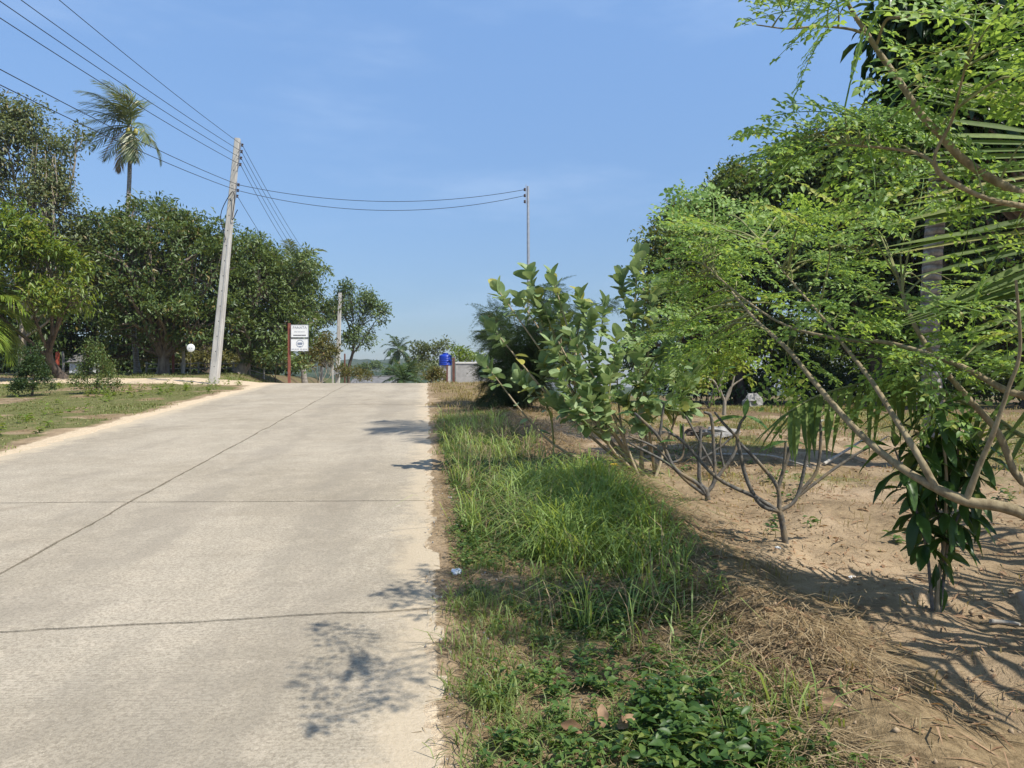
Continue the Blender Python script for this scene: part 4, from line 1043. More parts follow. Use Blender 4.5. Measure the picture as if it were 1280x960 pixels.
plumeria("frangipani sapling with white buds, its grey forked stems nearest the mango sapling", (982, 684), 6.0, stC,
         [(930, 522, 0, -.9, .05, .24), (932, 520, 0, .9, -.35, .22), (931, 520, 0, .1, .8, .14), (984, 552, 0, -.9, -.1, .2), (984, 552, 0, .8, .0, .18), (1020, 540, 0, .9, .3, .2), (1078, 562, 0, .7, .4, .16), (1078, 562, 0, -.7, .3, .14), (1024, 520, 0, -.6, .7, .2), (1026, 520, 0, .7, .6, .18)],
         [(1022, 516, 8)], .019)
stB = [([(885, 629), (884, 618), (882, 610)], 1.2, 1.1),
       ([(884, 620), (871, 604), (843, 585), (824, 547), (793, 516)], 1.0, .6), ([(880, 618), (859, 602), (834, 579), (787, 554)], .8, .5), ([(882, 612), (874, 600), (875, 560), (876, 535)], .85, .65),
       ([(884, 616), (893, 600), (892, 560), (889, 522), (880, 515)], .9, .6), ([(893, 602), (918, 566), (922, 538)], .85, .55), ([(843, 585), (820, 560), (785, 545)], .6, .4), ([(824, 548), (828, 520), (830, 505)], .6, .45),
       ([(836, 580), (853, 570), (854, 530)], .5, .4), ([(892, 585), (868, 540), (857, 520)], .55, .4), ([(905, 585), (900, 560), (902, 540)], .5, .4), ([(876, 575), (905, 555), (925, 535)], .5, .35)]
plumeria("frangipani sapling with bare blackish stems fanning out below the milkweed shrubs", (885, 630), 7.6, stB,
         [(835, 505, 0, -.6, .3, .18), (793, 516, 0, -.9, .1, .18), (850, 530, 0, .2, -.8, .2), (842, 548, 0, -.2, .7, .16), (830, 505, 0, .5, .4, .18), (846, 552, 0, -.9, .2, .18)], [], .023)
stD = [([(905, 492), (906, 478)], 1.3, 1.1), ([(906, 480), (900, 462), (905, 440)], .9, .5), ([(906, 480), (914, 462), (930, 450)], .9, .4), ([(905, 482), (912, 470), (918, 448)], .8, .5), ([(900, 470), (893, 455), (886, 452)], .7, .4)]
plumeria("small pale frangipani at the back of the garden beside a light green shrub", (905, 520), 15.5, [([(a_[0], a_[1] + 22) for a_ in s_[0]], s_[1], s_[2]) for s_ in stD], [(905, 462, 0, .8, .3, .3), (930, 472, 0, .6, .4, .3), (918, 470, 0, -.7, .4, .3)], [], .03, 'bark_pale')

# ================================================================== YOUNG MANGO, long drooping leaves
mg_me = []
for bend in (.15, .35, .55):
    V_, F_ = leaf_grid(7, 2, lambda v: .135 * math.sin(math.pi * (v * .95 + .03)) ** .75 + .003, .4, bend, .25)
    mm = MB(); mm.add(V_, F_); me_ = mm.mesh("leaf"); me_.materials.append(M['leaf_mangoy']); mg_me.append(me_)
Ym = 4.4; bx, by = (1171 - 640) / F0 * Ym, Ym
mr = thing("mango_sapling", "young mango tree with long drooping dark leaves on thin stems at the right", 'sapling', (bx, by, gz(bx, by)))
rng = np.random.default_rng(91)
mg_st = [[(1172, 776), (1172, 730), (1180, 680), (1183, 600), (1178, 545), (1172, 510)], [(1166, 772), (1163, 730), (1157, 680), (1140, 620), (1118, 560)], [(1174, 774), (1180, 720), (1187, 670), (1210, 620), (1222, 570)], [(1180, 690), (1172, 640), (1155, 590), (1150, 540)], [(1184, 640), (1195, 590), (1200, 530)]]
tipsM = []
for k_, ps in enumerate(mg_st):
    P = np.array([W(a_, b_, Ym + (.0 if k_ < 3 else .1)) for a_, b_ in ps]); 
    if k_ < 3: P[0, 2] = gz(P[0, 0], P[0, 1]) - .03
    q = spline(P, 6); mm = MB(); mm.tube(q, taper(len(q), .016 if k_ == 0 else .011, .005), 7); part("stem", mm, 'bark_plum' if k_ else 'bark_calo', mr); tipsM.append(q)
for q in tipsM:
    for lev in (1.0, .9, .8, .7, .6, .5):
        i_ = int((len(q) - 1) * lev); c_ = q[i_]
        if c_[2] < gz(bx, by) + .34: continue
        n = rng.integers(5, 8)
        for k_ in range(n):
            ph = rng.random() * 6.28; d = norm(np.array([math.cos(ph), math.sin(ph), -.0 - .95 * rng.random() + (.9 if lev == 1 and k_ < 3 else 0)]))
            place("leaf", mg_me[rng.integers(3)], mr, c_ + d * .015, d, norm(np.array([0, 0, 1.0]) + .7 * d * [1, 1, 0] + rng.normal(size=3) * .25), .165 + .085 * rng.random())
for (px, py, dx_, dz_) in [(1170, 705, -.15, -1), (1172, 700, .5, -.6), (1168, 712, .2, -1), (1180, 690, .8, -.3), (1176, 730, .15, -1)]:
    place("leaf", mg_me[1], mr, W(px, py, Ym), np.array([dx_, -.25, dz_]), np.array([.2, -1, .4]), .17)

# ================================================================== GRASSES
def blades(N, xr, yr, dens, hgt, width, lean=.5, seed=1, segs=2, clump=None, z0=0.0):
    rng = np.random.default_rng(seed)
    x = rng.uniform(*xr, N * 4); y = rng.uniform(*yr, N * 4)
    w = dens(x, y); keep = rng.random(len(x)) < w; x = x[keep][:N]; y = y[keep][:N]
    if clump:
        cx = x[:max(1, len(x) // clump)]; cy = y[:max(1, len(y) // clump)]; idx = rng.integers(0, len(cx), len(x))
        sp = .05 if np.mean(y) < 12 else .12
        x = cx[idx] + rng.normal(size=len(x)) * sp; y = cy[idx] + rng.normal(size=len(x)) * sp
    n = len(x)
    if n == 0: return MB()
    z = ground(x, y) - .01 + z0
    h = hgt(x, y) * (.5 + .8 * rng.random(n)); a = rng.random(n) * 6.283
    dr = np.stack([np.cos(a), np.sin(a), 0 * a], -1); ln = lean * (.3 + 1.1 * rng.random(n))
    p0 = np.stack([x, y, z], -1)
    fa = a + 1.57 + rng.normal(size=n) * .4
    side = np.stack([np.cos(fa), np.sin(fa), 0 * fa], -1) * (width * (.6 + .8 * rng.random(n)))[:, None]
    p1 = p0 + np.array([0, 0, 1.0]) * (h * .5)[:, None] + dr * (h * ln * .22)[:, None]
    p2 = p0 + np.array([0, 0, 1.0]) * (h * (.85 - .15 * ln))[:, None] + dr * (h * ln * .62)[:, None]
    p3 = p2 + dr * (h * ln * .45)[:, None] + np.array([0, 0, 1.0]) * (h * (.18 - .35 * ln))[:, None]
    rnd = np.clip(fbm(x * 1.3, y * 1.3, 77) * .5 + rng.random(n) * .5, 0, .999)
    mb = MB()
    if segs == 3:
        V = np.stack([p0 - side * .7, p0 + side * .7, p1 - side, p1 + side, p2 - side * .7, p2 + side * .7, p3], 1).reshape(-1, 3); o = np.arange(n)[:, None] * 7
        mb.add(V, np.concatenate([o + np.array([[0, 1, 3, 2]]), o + np.array([[2, 3, 5, 4]])]), np.repeat(rnd, 7)); 
        mb.F.append((o + np.array([[4, 5, 6]]) , True))
    else:
        V = np.stack([p0 - side * .8, p0 + side * .8, p1 - side, p1 + side, p3], 1).reshape(-1, 3); o = np.arange(n)[:, None] * 5
        mb.add(V, o + np.array([[0, 1, 3, 2]]), np.repeat(rnd, 5)); mb.F.append((o + np.array([[2, 3, 4]]), True))
    return mb
def stuff(name, mb, mat, label, cat):
    o = part(name, mb, mat, None, 'stuff'); o['label'] = label; o['category'] = cat; return o
gd = lambda x, y: zones(x, y)[0]
tt_ = road_t
stuff("verge_grass", blades(25000, (-2.2, 2.0), (2.7, 18.5), lambda x, y: gd(x, y) * smooth(.05, .25, tt_(x, y)) * (tt_(x, y) < 2.1) * (.06 + .94 * smooth(.46, .58, fbm(x * 1.7, y * 1.7, 15))), lambda x, y: .035 + .11 * fbm(x * 1.1, y * 1.1, 16), .0042, .7, 101, 2, 9), 'grass', "mixed green grass covering the verge beside the road", 'grass')
def tall_d(x, y):
    t_ = tt_(x, y)
    return smooth(.55, 1.0, t_) * (1 - smooth(1.55, 1.95, t_)) * smooth(4.3, 6.0, y) * (1 - smooth(7.6, 9.4, y)) * smooth(.30, .62, fbm(x * 1.5, y * 1.5, 17) + .14 * smooth(5, 6.3, y))
stuff("tall_grass", blades(3000, (-.6, 1.6), (4.4, 9.4), tall_d, lambda x, y: (.14 + .20 * tall_d(x, y) + .22 * noise2(x * 2.6, y * 2.6, 18) * tall_d(x, y)), .0052, 1.3, 102, 3, 11), 'grass_tall', "thick clump of tall bright grass bending over the middle of the verge", 'grass')
stuff("tall_grass", blades(1700, (-2.4, 1.4), (2.9, 16), lambda x, y: gd(x, y) * smooth(.1, .4, tt_(x, y)) * (tt_(x, y) < 1.9) * (noise2(x * 2.2, y * 2.2, 19) > .55), lambda x, y: .26 + .2 * noise2(x * 3, y * 3, 20), .0045, 1.0, 103, 3, 5), 'grass_tall', "scattered longer grass tufts along the verge", 'grass')
stuff("verge_grass", blades(2300, (-.5, 1.5), (2.6, 5.2), lambda x, y: (tt_(x, y) > .06) * (tt_(x, y) < 1.5) * smooth(.47, .56, fbm(x * 2.6, y * 2.6, 36)), lambda x, y: .05 + .10 * noise2(x * 3, y * 3, 37), .0030, 1.1, 116, 3, 7), 'grass', "thin low grass between the weeds on the near verge", 'grass')
stuff("dead_stems", blades(1500, (-2.0, 2.0), (3.2, 16), lambda x, y: gd(x, y) * smooth(.1, .4, tt_(x, y)) * (tt_(x, y) < 2.0), lambda x, y: .16 + .30 * noise2(x * 3, y * 3, 34), .0022, 1.1, 110, 3, 3), 'straw', "thin dead stems standing in the verge grass", 'grass')
stuff("dry_grass", blades(9000, (-3.6, 3.0), (13, 31), lambda x, y: smooth(.1, .5, tt_(x, y)) * (1 - smooth(4, 6, tt_(x, y))) * smooth(13.5, 17, y), lambda x, y: .07 + .12 * noise2(x, y, 22), .007, .8, 104, 2, 12), 'grass_dry', "dry tan grass on the verge towards the road crest", 'grass')
stuff("lawn", blades(42000, (-24, -5.8), (9, 29.5), lambda x, y: (tt_(x, y) < -6.2) * gd(x, y) * (.15 + .85 * smooth(.42, .58, fbm(x * .9, y * .9, 23))), lambda x, y: .035 + .055 * noise2(x * .8, y * .8, 24), .007, .9, 105, 2, 9), 'lawn', "short patchy lawn on the left of the road", 'grass')
stuff("lawn", blades(5000, (-24, -8), (34, 46), lambda x, y: (tt_(x, y) < -6.2) * .8, lambda x, y: .05 + .12 * noise2(x * .8, y * .8, 25), .014, .8, 106, 2, 9), 'lawn', "rough grass under the trees beyond the sandy drive", 'grass')
stuff("garden_grass", blades(24000, (0.8, 14), (7.0, 26), lambda x, y: gd(x, y) * (tt_(x, y) > 2.2), lambda x, y: .05 + .08 * noise2(x, y, 26), .006, .9, 107, 2, 10), 'grass_dry', "thin dry grass on the garden soil at the right", 'grass')
stuff("garden_grass", blades(14000, (0.8, 14), (6.0, 26), lambda x, y: gd(x, y) * (tt_(x, y) > 2.2) * smooth(.45, .6, fbm(x * .7, y * .7, 28)), lambda x, y: .05 + .12 * noise2(x, y, 27), .006, .9, 108, 2, 14), 'grass', "green grass patches between the garden plants at the right", 'grass')
stuff("soil_sprouts", blades(520, (.9, 4.2), (2.6, 9), lambda x, y: (tt_(x, y) > 1.7) * .5, lambda x, y: .05 + .09 * noise2(x * 2, y * 2, 29), .003, .6, 109, 2, 4), 'grass_dry', "sparse sprouts on the bare garden soil", 'grass')
def strawmb(N, xr, yr, dens, L, w, seed, lift=.03):
    rng = np.random.default_rng(seed); x = rng.uniform(*xr, N * 5); y = rng.uniform(*yr, N * 5)
    kp = rng.random(len(x)) < dens(x, y); x = x[kp][:N]; y = y[kp][:N]; n = len(x)
    a = fbm(x * .8, y * .8, seed) * 9 + rng.normal(size=n) * .9; ln = L * (.35 + 1.1 * rng.random(n))
    d = np.stack([np.cos(a), np.sin(a), rng.normal(size=n) * .22], -1)
    P = np.stack([x, y, ground(x, y) + lift * rng.random(n) ** 1.5], -1)
    s = np.stack([-np.sin(a), np.cos(a), 0 * a], -1) * (w * (.5 + rng.random(n)))[:, None]
    q1 = P + d * (ln * .5)[:, None] + np.array([0, 0, 1]) * (ln * .10 * rng.random(n))[:, None]
    e = P + d * [1, 1, .3] * ln[:, None]; e[:, 2] = np.maximum(e[:, 2], ground(e[:, 0], e[:, 1]) + .004); q1[:, 2] = np.maximum(q1[:, 2], ground(q1[:, 0], q1[:, 1]) + .008)
    V = np.stack([P - s, P + s, q1 - s, q1 + s, e], 1).reshape(-1, 3); o = np.arange(n)[:, None] * 5; mb = MB(); r_ = rng.random(n) * .98
    mb.add(V, o + np.array([[0, 1, 3, 2]]), np.repeat(r_, 5)); mb.F.append((o + np.array([[2, 3, 4]]), True)); return mb
sdn = lambda x, y: zones(x, y)[2]
stuff("straw", strawmb(7000, (-.6, 2.4), (2.5, 9.5), lambda x, y: sdn(x, y) * (tt_(x, y) > 1.05) * (tt_(x, y) < 2.6) * smooth(.38, .6, fbm(x * 1.9, y * 1.9, 48)), .19, .0022, 111, .09), 'straw', "heaped cut dry grass along the low ridge between verge and soil", 'straw')
stuff("straw", strawmb(9000, (-1.6, 2.4), (2.5, 9.0), lambda x, y: (tt_(x, y) > .02) * (tt_(x, y) < 1.6) * (.4 + .6 * sdn(x, y)), .11, .0018, 112, .02), 'straw', "thin scatter of dry stalks on the verge by the road edge", 'straw')
stuff("straw", strawmb(900, (.8, 4.6), (2.5, 8), lambda x, y: (tt_(x, y) > 1.5) * 1.0, .16, .0035, 117, .02), 'deadleaf', "dry brown twigs scattered on the garden soil", 'twigs')
stuff("straw", strawmb(3000, (.8, 4.6), (2.5, 9.0), lambda x, y: (tt_(x, y) > 1.8) * .5, .10, .0017, 113, .01), 'straw', "loose dry stalks lying on the garden soil", 'straw')
stuff("straw", strawmb(5000, (-1.5, 4), (9, 18), lambda x, y: sdn(x, y) * (tt_(x, y) > 1.2) * (tt_(x, y) < 4), .26, .004, 114, .1), 'straw', "dry cut grass heaped on the verge farther along", 'straw')
stuff("straw", strawmb(700, (-1.6, 0.1), (2.5, 10), lambda x, y: (np.abs(tt_(x, y) - .03) < .12) * 1.0, .09, .0018, 115, .01), 'straw', "dry grass bits fraying over the road edge", 'straw')
# broad-leaved weeds
def clods(n, xr, yr, dens, size, seed):
    rng = np.random.default_rng(seed); x = rng.uniform(*xr, n * 5); y = rng.uniform(*yr, n * 5); kp = rng.random(len(x)) < dens(x, y); x = x[kp][:n]; y = y[kp][:n]; n = len(x)
    oc = np.array([[1, 0, 0], [0, 1, 0], [-1, 0, 0], [0, -1, 0], [.2, .1, .8], [0, 0, -.8]]) ; of = np.array([[0, 1, 4], [1, 2, 4], [2, 3, 4], [3, 0, 4], [1, 0, 5], [2, 1, 5], [3, 2, 5], [0, 3, 5]])
    mb = MB(); s_ = size * (.3 + 1.2 * rng.random(n) ** 3); mb.scatter(oc, of, np.stack([x, y, ground(x, y) + s_ * .15], -1), rand_dirs(n, rng), rand_dirs(n, rng), s_[:, None] * (.6 + .6 * rng.random((n, 3))), rng.random(n)); return mb
stuff("soil_clods", clods(3200, (.2, 4.6), (2.5, 10), lambda x, y: (tt_(x, y) > 1.3) * 1.0 * smooth(.35, .6, noise2(x * 1.7, y * 1.7, 49)), .014, 132), bark_mat("soil_clod", (.22, .155, .09), (.40, .30, .19), 12, 1, .004), "crumbs and clods of dry earth on the garden soil", 'soil')
stuff("pebbles", clods(700, (-1.6, 1.6), (2.5, 9), lambda x, y: (tt_(x, y) > -.25) * (tt_(x, y) < 1.2) * (.3 + .7 * (tt_(x, y) < .3)), .010, 133), 'stone', "small grit along the edge of the concrete", 'gravel')
def weeds(n, xr, yr, dens, size, seed, mat, per=12, hgt=.10):
    rng = np.random.default_rng(seed); x = rng.uniform(*xr, n * 8); y = rng.uniform(*yr, n * 8)
    kp = rng.random(len(x)) < dens(x, y); x = x[kp][:n]; y = y[kp][:n]; n = len(x); mb = MB()
    z = ground(x, y); N = n * per; k_ = np.tile(np.arange(per), n) / per
    lean = np.repeat(rng.normal(size=(n, 2)) * .5, per, 0); H = np.repeat(hgt * (.4 + rng.random(n)), per)
    pos = np.stack([np.repeat(x, per) + lean[:, 0] * H * k_, np.repeat(y, per) + lean[:, 1] * H * k_, np.repeat(z, per) + H * k_], -1)
    a = rng.random(N) * 6.283; ax = norm(np.stack([np.cos(a), np.sin(a), .15 + .5 * rng.random(N) - .1], -1)); up = norm(np.array([0, 0, 1]) + rng.normal(size=(N, 3)) * .3)
    s = size * (.55 + .8 * rng.random(N)); mb.scatter(LEAF4_V, LEAF4_F, pos, ax, up, np.stack([s * .50, s, s], -1), np.clip(np.repeat(rng.random(n), per) * .6 + rng.random(N) * .4, 0, .97))
    return mb
wd = lambda x, y: smooth(.44, .58, fbm(x * 1.5, y * 1.5, 41)) * (tt_(x, y) > .2) * (tt_(x, y) < 1.45)
stuff("weeds", weeds(230, (-.4, 1.4), (2.55, 4.9), lambda x, y: wd(x, y), .042, 121, 'weed', 13, .10), 'weed', "broad-leaved weeds in dark green patches on the near verge", 'weeds')
stuff("weeds", weeds(95, (.3, 1.1), (2.6, 3.7), lambda x, y: 1.0 * ((x - .74) ** 2 / .07 + (y - 3.05) ** 2 / .16 < 1), .055, 122, 'weed', 14, .14), 'weed', "lush broad-leaved weed patch at the bottom middle of the photo", 'weeds')
stuff("weeds", weeds(260, (-.7, 1.3), (2.6, 6.5), lambda x, y: (tt_(x, y) > .12) * (tt_(x, y) < 1.3) * smooth(.4, .6, noise2(x * 3, y * 3, 46)), .030, 126, 'weed', 8, .06), 'weed', "small seedlings dotted over the near verge", 'weeds')
stuff("ground_cover", weeds(3600, (-1.6, 1.5), (4.2, 13), lambda x, y: gd(x, y) * (tt_(x, y) > .12) * (tt_(x, y) < 1.9) * smooth(.35, .55, fbm(x * 2, y * 2, 43)), .030, 123, 'weed', 9, .07), 'weed', "small creeping green leaves among the verge grass", 'ground cover')
stuff("weeds", weeds(160, (-20, -8), (13, 29), lambda x, y: (tt_(x, y) < -6.8) * (noise2(x * .8, y * .8, 44) > .6), .10, 124, 'weed', 12, .22), 'leaf_bright', "scattered leafy weeds standing in the left lawn", 'weeds')
stuff("weeds", weeds(90, (1.5, 8), (6, 15), lambda x, y: (tt_(x, y) > 2.2) * (noise2(x * 1.2, y * 1.2, 45) > .55), .07, 125, 'weed', 10, .12), 'weed', "small weeds on the garden soil behind the saplings", 'weeds')
stuff("leaf_litter", (lambda rg_, n: (lambda mb, x, y: (mb.scatter(LEAF4_V, LEAF4_F, np.stack([x, y, ground(x, y) + .008], -1), norm(np.stack([rg_.normal(size=n), rg_.normal(size=n), .15 * rg_.normal(size=n)], -1)), norm(np.array([0, 0, 1]) + .3 * rg_.normal(size=(n, 3))), np.stack([.022 + .01 * rg_.random(n), .05 + .04 * rg_.random(n), .05 + 0 * x], -1), rg_.random(n)), mb)[1])(MB(), rg_.uniform(.2, 7, n), rg_.uniform(2.6, 15, n)))(np.random.default_rng(131), 2400), 'deadleaf', "small fallen leaves scattered over the soil", 'leaf litter')

# ================================================================== SAPLINGS ON THE LAWN
def lawn_sapling(label, px, Yd, hpx, wpx, seed, mat):
    x, y, z = at_px(px, Yd); rng = np.random.default_rng(seed); rt = thing("lawn_sapling", label, 'sapling', (x, y, z), "saplings on the left lawn")
    H = hpx / F0 * Yd; Wd = wpx / F0 * Yd; tr = MB(); fo = MB()
    q = spline([(x, y, z - .04), (x + .04, y, z + H * .35), (x - .05, y, z + H * .95)], 6); tr.tube(q, taper(len(q), .035, .01), 6)
    for k_ in range(32):
        u = .18 + .77 * rng.random(); s = np.array([np.interp(u, np.linspace(0, 1, len(q)), q[:, c_]) for c_ in range(3)]); a = rng.random() * 6.28
        T = s + np.array([math.cos(a) * Wd * .5 * (1.15 - u) * 1.3, math.sin(a) * Wd * .5 * (1.15 - u) * 1.3, H * .12 * rng.random()]); tubes_to(tr, s, T, .012, .004, .05, 4, rng)
        n = 130; pos = T + rng.normal(size=(n, 3)) * Wd * .11; fo.scatter(LEAF2_V, LEAF2_F, pos, rand_dirs(n, rng), norm(np.array([0, 0, 1]) + .5 * rand_dirs(n, rng)), np.tile([.035, .075, .075], (n, 1)), rng.random(n) * .92)
    part("trunk", tr, 'bark_dark', rt); part("foliage", fo, mat, rt, 'stuff')
lawn_sapling("small bushy dark sapling on the lawn, right of the two lawn saplings", 120, 23.6, 66, 40, 141, 'leaf_mid')
lawn_sapling("thin spreading sapling on the lawn, left of the two lawn saplings", 40, 22.5, 62, 34, 142, 'leaf_legume')

# ================================================================== POLES AND CABLES
Yq = 29.5
pb = np.array([(267 - 640) / F0 * Yq, Yq, 0]); pb[2] = gz(pb[0], pb[1]) - .1; pt = W(297, 173, Yq)
ax_ = norm(pt - pb)
pole = thing("utility_pole", "leaning square concrete power pole on the left verge", 'utility pole', pb)
def square_pole(mb, a, b, w0, w1, holes=0):
    a = np.array(a); b = np.array(b); d = norm(b - a); x = norm(np.cross(d, [0, 1, 0])); x = -x if x[0] < 0 else x; y = np.cross(d, x)
    n = 12; V = []; bev = .18
    for i in range(n + 1):
        c = a + (b - a) * i / n; w = (w0 + (w1 - w0) * i / n) / 2
        for (u, v) in ((-1, -1 + bev), (-1 + bev, -1), (1 - bev, -1), (1, -1 + bev), (1, 1 - bev), (1 - bev, 1), (-1 + bev, 1), (-1, 1 - bev)): V.append(c + x * u * w + y * v * w * .85)
    V = np.array(V); i = np.arange(n)[:, None] * 8; j = np.arange(8)[None]; k_ = (j + 1) % 8
    mb.add(V, np.stack([i + j, i + k_, i + 8 + k_, i + 8 + j], -1).reshape(-1, 4), 0, False); mb.add(V[-8:], np.arange(8)[None], 0, False)
    return x, y
mb = MB(); px_, py_ = square_pole(mb, pb, pt, .34, .19); part("shaft", mb, 'concrete_pole', pole)
mb = MB()
for k_ in range(14):
    c = pb + (pt - pb) * (.08 + .85 * k_ / 14); w = .34 - .15 * (.08 + .85 * k_ / 14); mb.lathe(c - np.array([0, 1, 0]) * (w * .425 + .001), [(0, .004), (.018, .004), (.02, 0)], 8, axis=(0, -1, 0))
part("step_holes", mb, 'glass_dark', pole)
L_ = np.linalg.norm(pt - pb); rack = []
for grp, (f0, n, gap) in enumerate(((.975, 4, .25), (.815, 3, .22))):
    mb = MB(); hi = pb + ax_ * L_ * f0; x0 = hi + px_ * .135
    mb.box(x0 - ax_ * gap * (n - 1) / 2 , (.03, .05, gap * n), rot=np.stack([px_, -py_, ax_], 1)); part("bracket", mb, 'steel', pole)
    for i_ in range(n):
        c = x0 + px_ * .07 - ax_ * gap * i_; mb = MB(); mb.lathe(c, [(.0, -.06), (.035, -.055), (.05, -.03), (.03, -.012), (.03, .012), (.05, .03), (.035, .055), (0, .06)], 10, axis=tuple(ax_)); part("insulator", mb, 'porcelain', pole); rack.append(c)
mb = MB()
q = np.array([W(282, 300, 29.36), W(276, 268, 29.33), W(290, 240, 29.3), W(293, 250, 29.3), W(290, 275, 29.35), W(297, 262, 29.3)]); mb.tube(spline(q, 6), .016, 4); part("cable_loop", mb, 'wire', pole)
mb = MB(); mb.tube(spline([pb + ax_ * L_ * .1 - np.array([-.06, .15, 0]), pb + ax_ * L_ * .3 + np.array([.06, -.15, 0]), pb + ax_ * L_ * .6 + np.array([.05, -.13, 0])], 5), .006, 4); part("earth_wire", mb, 'steel', pole)

# far pole down the road
Yf = 60.0; fb = np.array([(421 - 640) / F0 * Yf, Yf, 0]); fb[2] = gz(fb[0], Yf) - .1; ft = W(425, 366, Yf)
fpole = thing("utility_pole", "slim far concrete pole with a small meter box beyond the crest", 'utility pole', fb)
mb = MB(); square_pole(mb, fb, ft, .36, .24); part("shaft", mb, 'concrete_pole', fpole)
mb = MB(); mb.box(W(421.5, 464, Yf - .3), (.45, .25, .6)); part("meter_box", mb, 'steel', fpole)
fr_ = []
for i_ in range(4):
    c = ft - np.array([0, 0, .25 + .28 * i_]) + np.array([.2, 0, 0]); mb = MB(); mb.lathe(c, [(.0, -.06), (.05, -.05), (.05, .05), (0, .06)], 8); part("insulator", mb, 'porcelain', fpole); fr_.append(c)
# right steel pole
Yr = 30.0; sb = np.array([(661 - 640) / F0 * Yr, Yr, 0]); sb[2] = gz(sb[0], Yr) - .1; stp = W(660, 233, Yr)
spole = thing("steel_pole", "slender grey steel pole rising behind the milkweed shrub", 'utility pole', sb)
mb = MB(); mb.tube(spline([sb, (sb + stp) / 2, stp], 6), taper(13, .075, .05), 10); part("shaft", mb, 'steel', spole)
sr = []
mb = MB(); mb.box(W(657.5, 243, Yr), (.03, .05, .75)); part("bracket", mb, 'steel', spole)
for i_ in range(3):
    c = W(656, 237 + 7.5 * i_, Yr); mb = MB(); mb.lathe(c, [(.0, -.06), (.035, -.055), (.05, -.03), (.03, 0), (.05, .03), (.035, .055), (0, .06)], 8); part("insulator", mb, 'porcelain', spole); sr.append(c)
def cable(a, b, sag, label, group, r=.010):
    u = np.linspace(0, 1, 28)[:, None]; P = np.array(a) * (1 - u) + np.array(b) * u; P[:, 2] -= (4 * sag * u * (1 - u))[:, 0]
    mb = MB(); mb.tube(P, r, 4); solo("power_cable", mb, 'wire', label, 'cable', group)
back = np.array([-6.95, -10.0, 8.3])
GA = "cables from the leaning pole towards the camera"
for i_ in range(4):
    cable(rack[i_], back + np.array([.12 * i_ - .35 * (i_ > 0), 0, -.1 - .42 * i_ - .5 * (i_ > 0)]), .55, ["highest cable from the leaning pole to the top left of the photo", "upper cable of the close trio running to the top left corner", "middle cable of the close trio running to the top left corner", "lowest cable of the close trio running to the top left corner"][i_], GA)
for i_ in range(2):
    cable(rack[4 + i_], back + np.array([-.15, 0, -2.45 - .35 * i_]), .7, ["upper of the two lower cables passing the coconut palm at the left", "lower of the two lower cables passing the coconut palm at the left"][i_], GA)
GB = "cables from the leaning pole along the road"
for i_ in range(4):
    cable(rack[i_], fr_[i_], .75 + .1 * i_, ["topmost cable from the leaning pole down to the far pole", "second cable from the leaning pole down to the far pole", "third cable from the leaning pole down to the far pole", "lowest rack cable from the leaning pole down to the far pole"][i_], GB)
cable(rack[6], fb + (ft - fb) * .7, .8, "low cable from the leaning pole to the middle of the far pole", GB); 
GC = "cables crossing the road"
for i_ in range(2):
    cable(rack[4 + i_], sr[i_], .55 + .12 * i_, ["upper cable crossing the sky above the road to the steel pole", "lower cable crossing the sky above the road to the steel pole"][i_], GC)
cable(W(175, 282, 41), W(-60, 205, 27), .5, "thick service cable sagging in front of the creeper tree at the left", None, .022)
cable(W(125, 298, 39), W(-60, 260, 27), .4, "low service cable running through the left trees", None, .018)

# ================================================================== SIGNS
Ys = 36.0; sgx = (361.5 - 640) / F0 * Ys; sgz = gz(sgx, Ys)
sign = thing("sign_post", "red-brown post with two white sign boards at the roadside", 'sign', (sgx, Ys, sgz))
mb = MB(); mb.box((sgx, Ys, (sgz + W(0, 404, Ys)[2]) / 2 - .05), (.105, .105, W(0, 404, Ys)[2] - sgz + .1)); part("post", mb, 'rust', sign)
def text_mesh(body, size, align='CENTER', name="lettering"):
    cu = bpy.data.curves.new(name, 'FONT'); cu.body = body; cu.size = size; cu.align_x = align; cu.align_y = 'CENTER'; cu.extrude = .004
    ob = bpy.data.objects.new(name, cu); me_ = bpy.data.meshes.new_from_object(ob); bpy.data.objects.remove(ob); bpy.data.curves.remove(cu); return me_
def put_text(body, size, c, parent, mat):
    me_ = text_mesh(body, size); me_.name = "lettering"; me_.materials.append(M[mat]); o = bpy.data.objects.new("lettering", me_); C.objects.link(o)
    root = parent
    while root.parent: root = root.parent
    o.parent = parent; o.matrix_parent_inverse = tinv(root) @ Matrix.Identity(4) if parent is root else Matrix.Identity(4)
    o.matrix_basis = Matrix.Translation(Vector(c)) @ Matrix.Rotation(R(90), 4, 'X'); return o
def board(px0, py0, px1, py1):
    c = (W(px0, py0, Ys) + W(px1, py1, Ys)) / 2 + np.array([0, -.1, 0]); w = (px1 - px0) / F0 * Ys; h = (py1 - py0) / F0 * Ys
    mb = MB(); mb.box(c, (w, .03, h)); b_ = part("sign_board", mb, 'white', sign)
    fm = MB(); t_ = .018
    for (cx, cz, sx_, sz_) in ((0, h / 2, w + .03, t_), (0, -h / 2, w + .03, t_), (-w / 2, 0, t_, h - .02), (w / 2, 0, t_, h - .02)): fm.box(c + np.array([cx, 0, cz]), (sx_, .045, sz_))
    part("frame", fm, 'steel', b_); return b_, c, w, h
b1, c1_, w1_, h1_ = board(364.8, 406.3, 386.2, 421.8)
f_ = c1_ + np.array([0, -.018, 0])
put_text("PANATA", .17, f_ + np.array([.0, 0, .16]), b1, 'ink_grey')
mb = MB()
for k_, (dx_, w_) in enumerate(((-.24, .03), (-.17, .11), (-.03, .14), (.10, .09), (.2, .06))): mb.box(f_ + np.array([dx_, 0, -.035]), (w_, .006, .022))
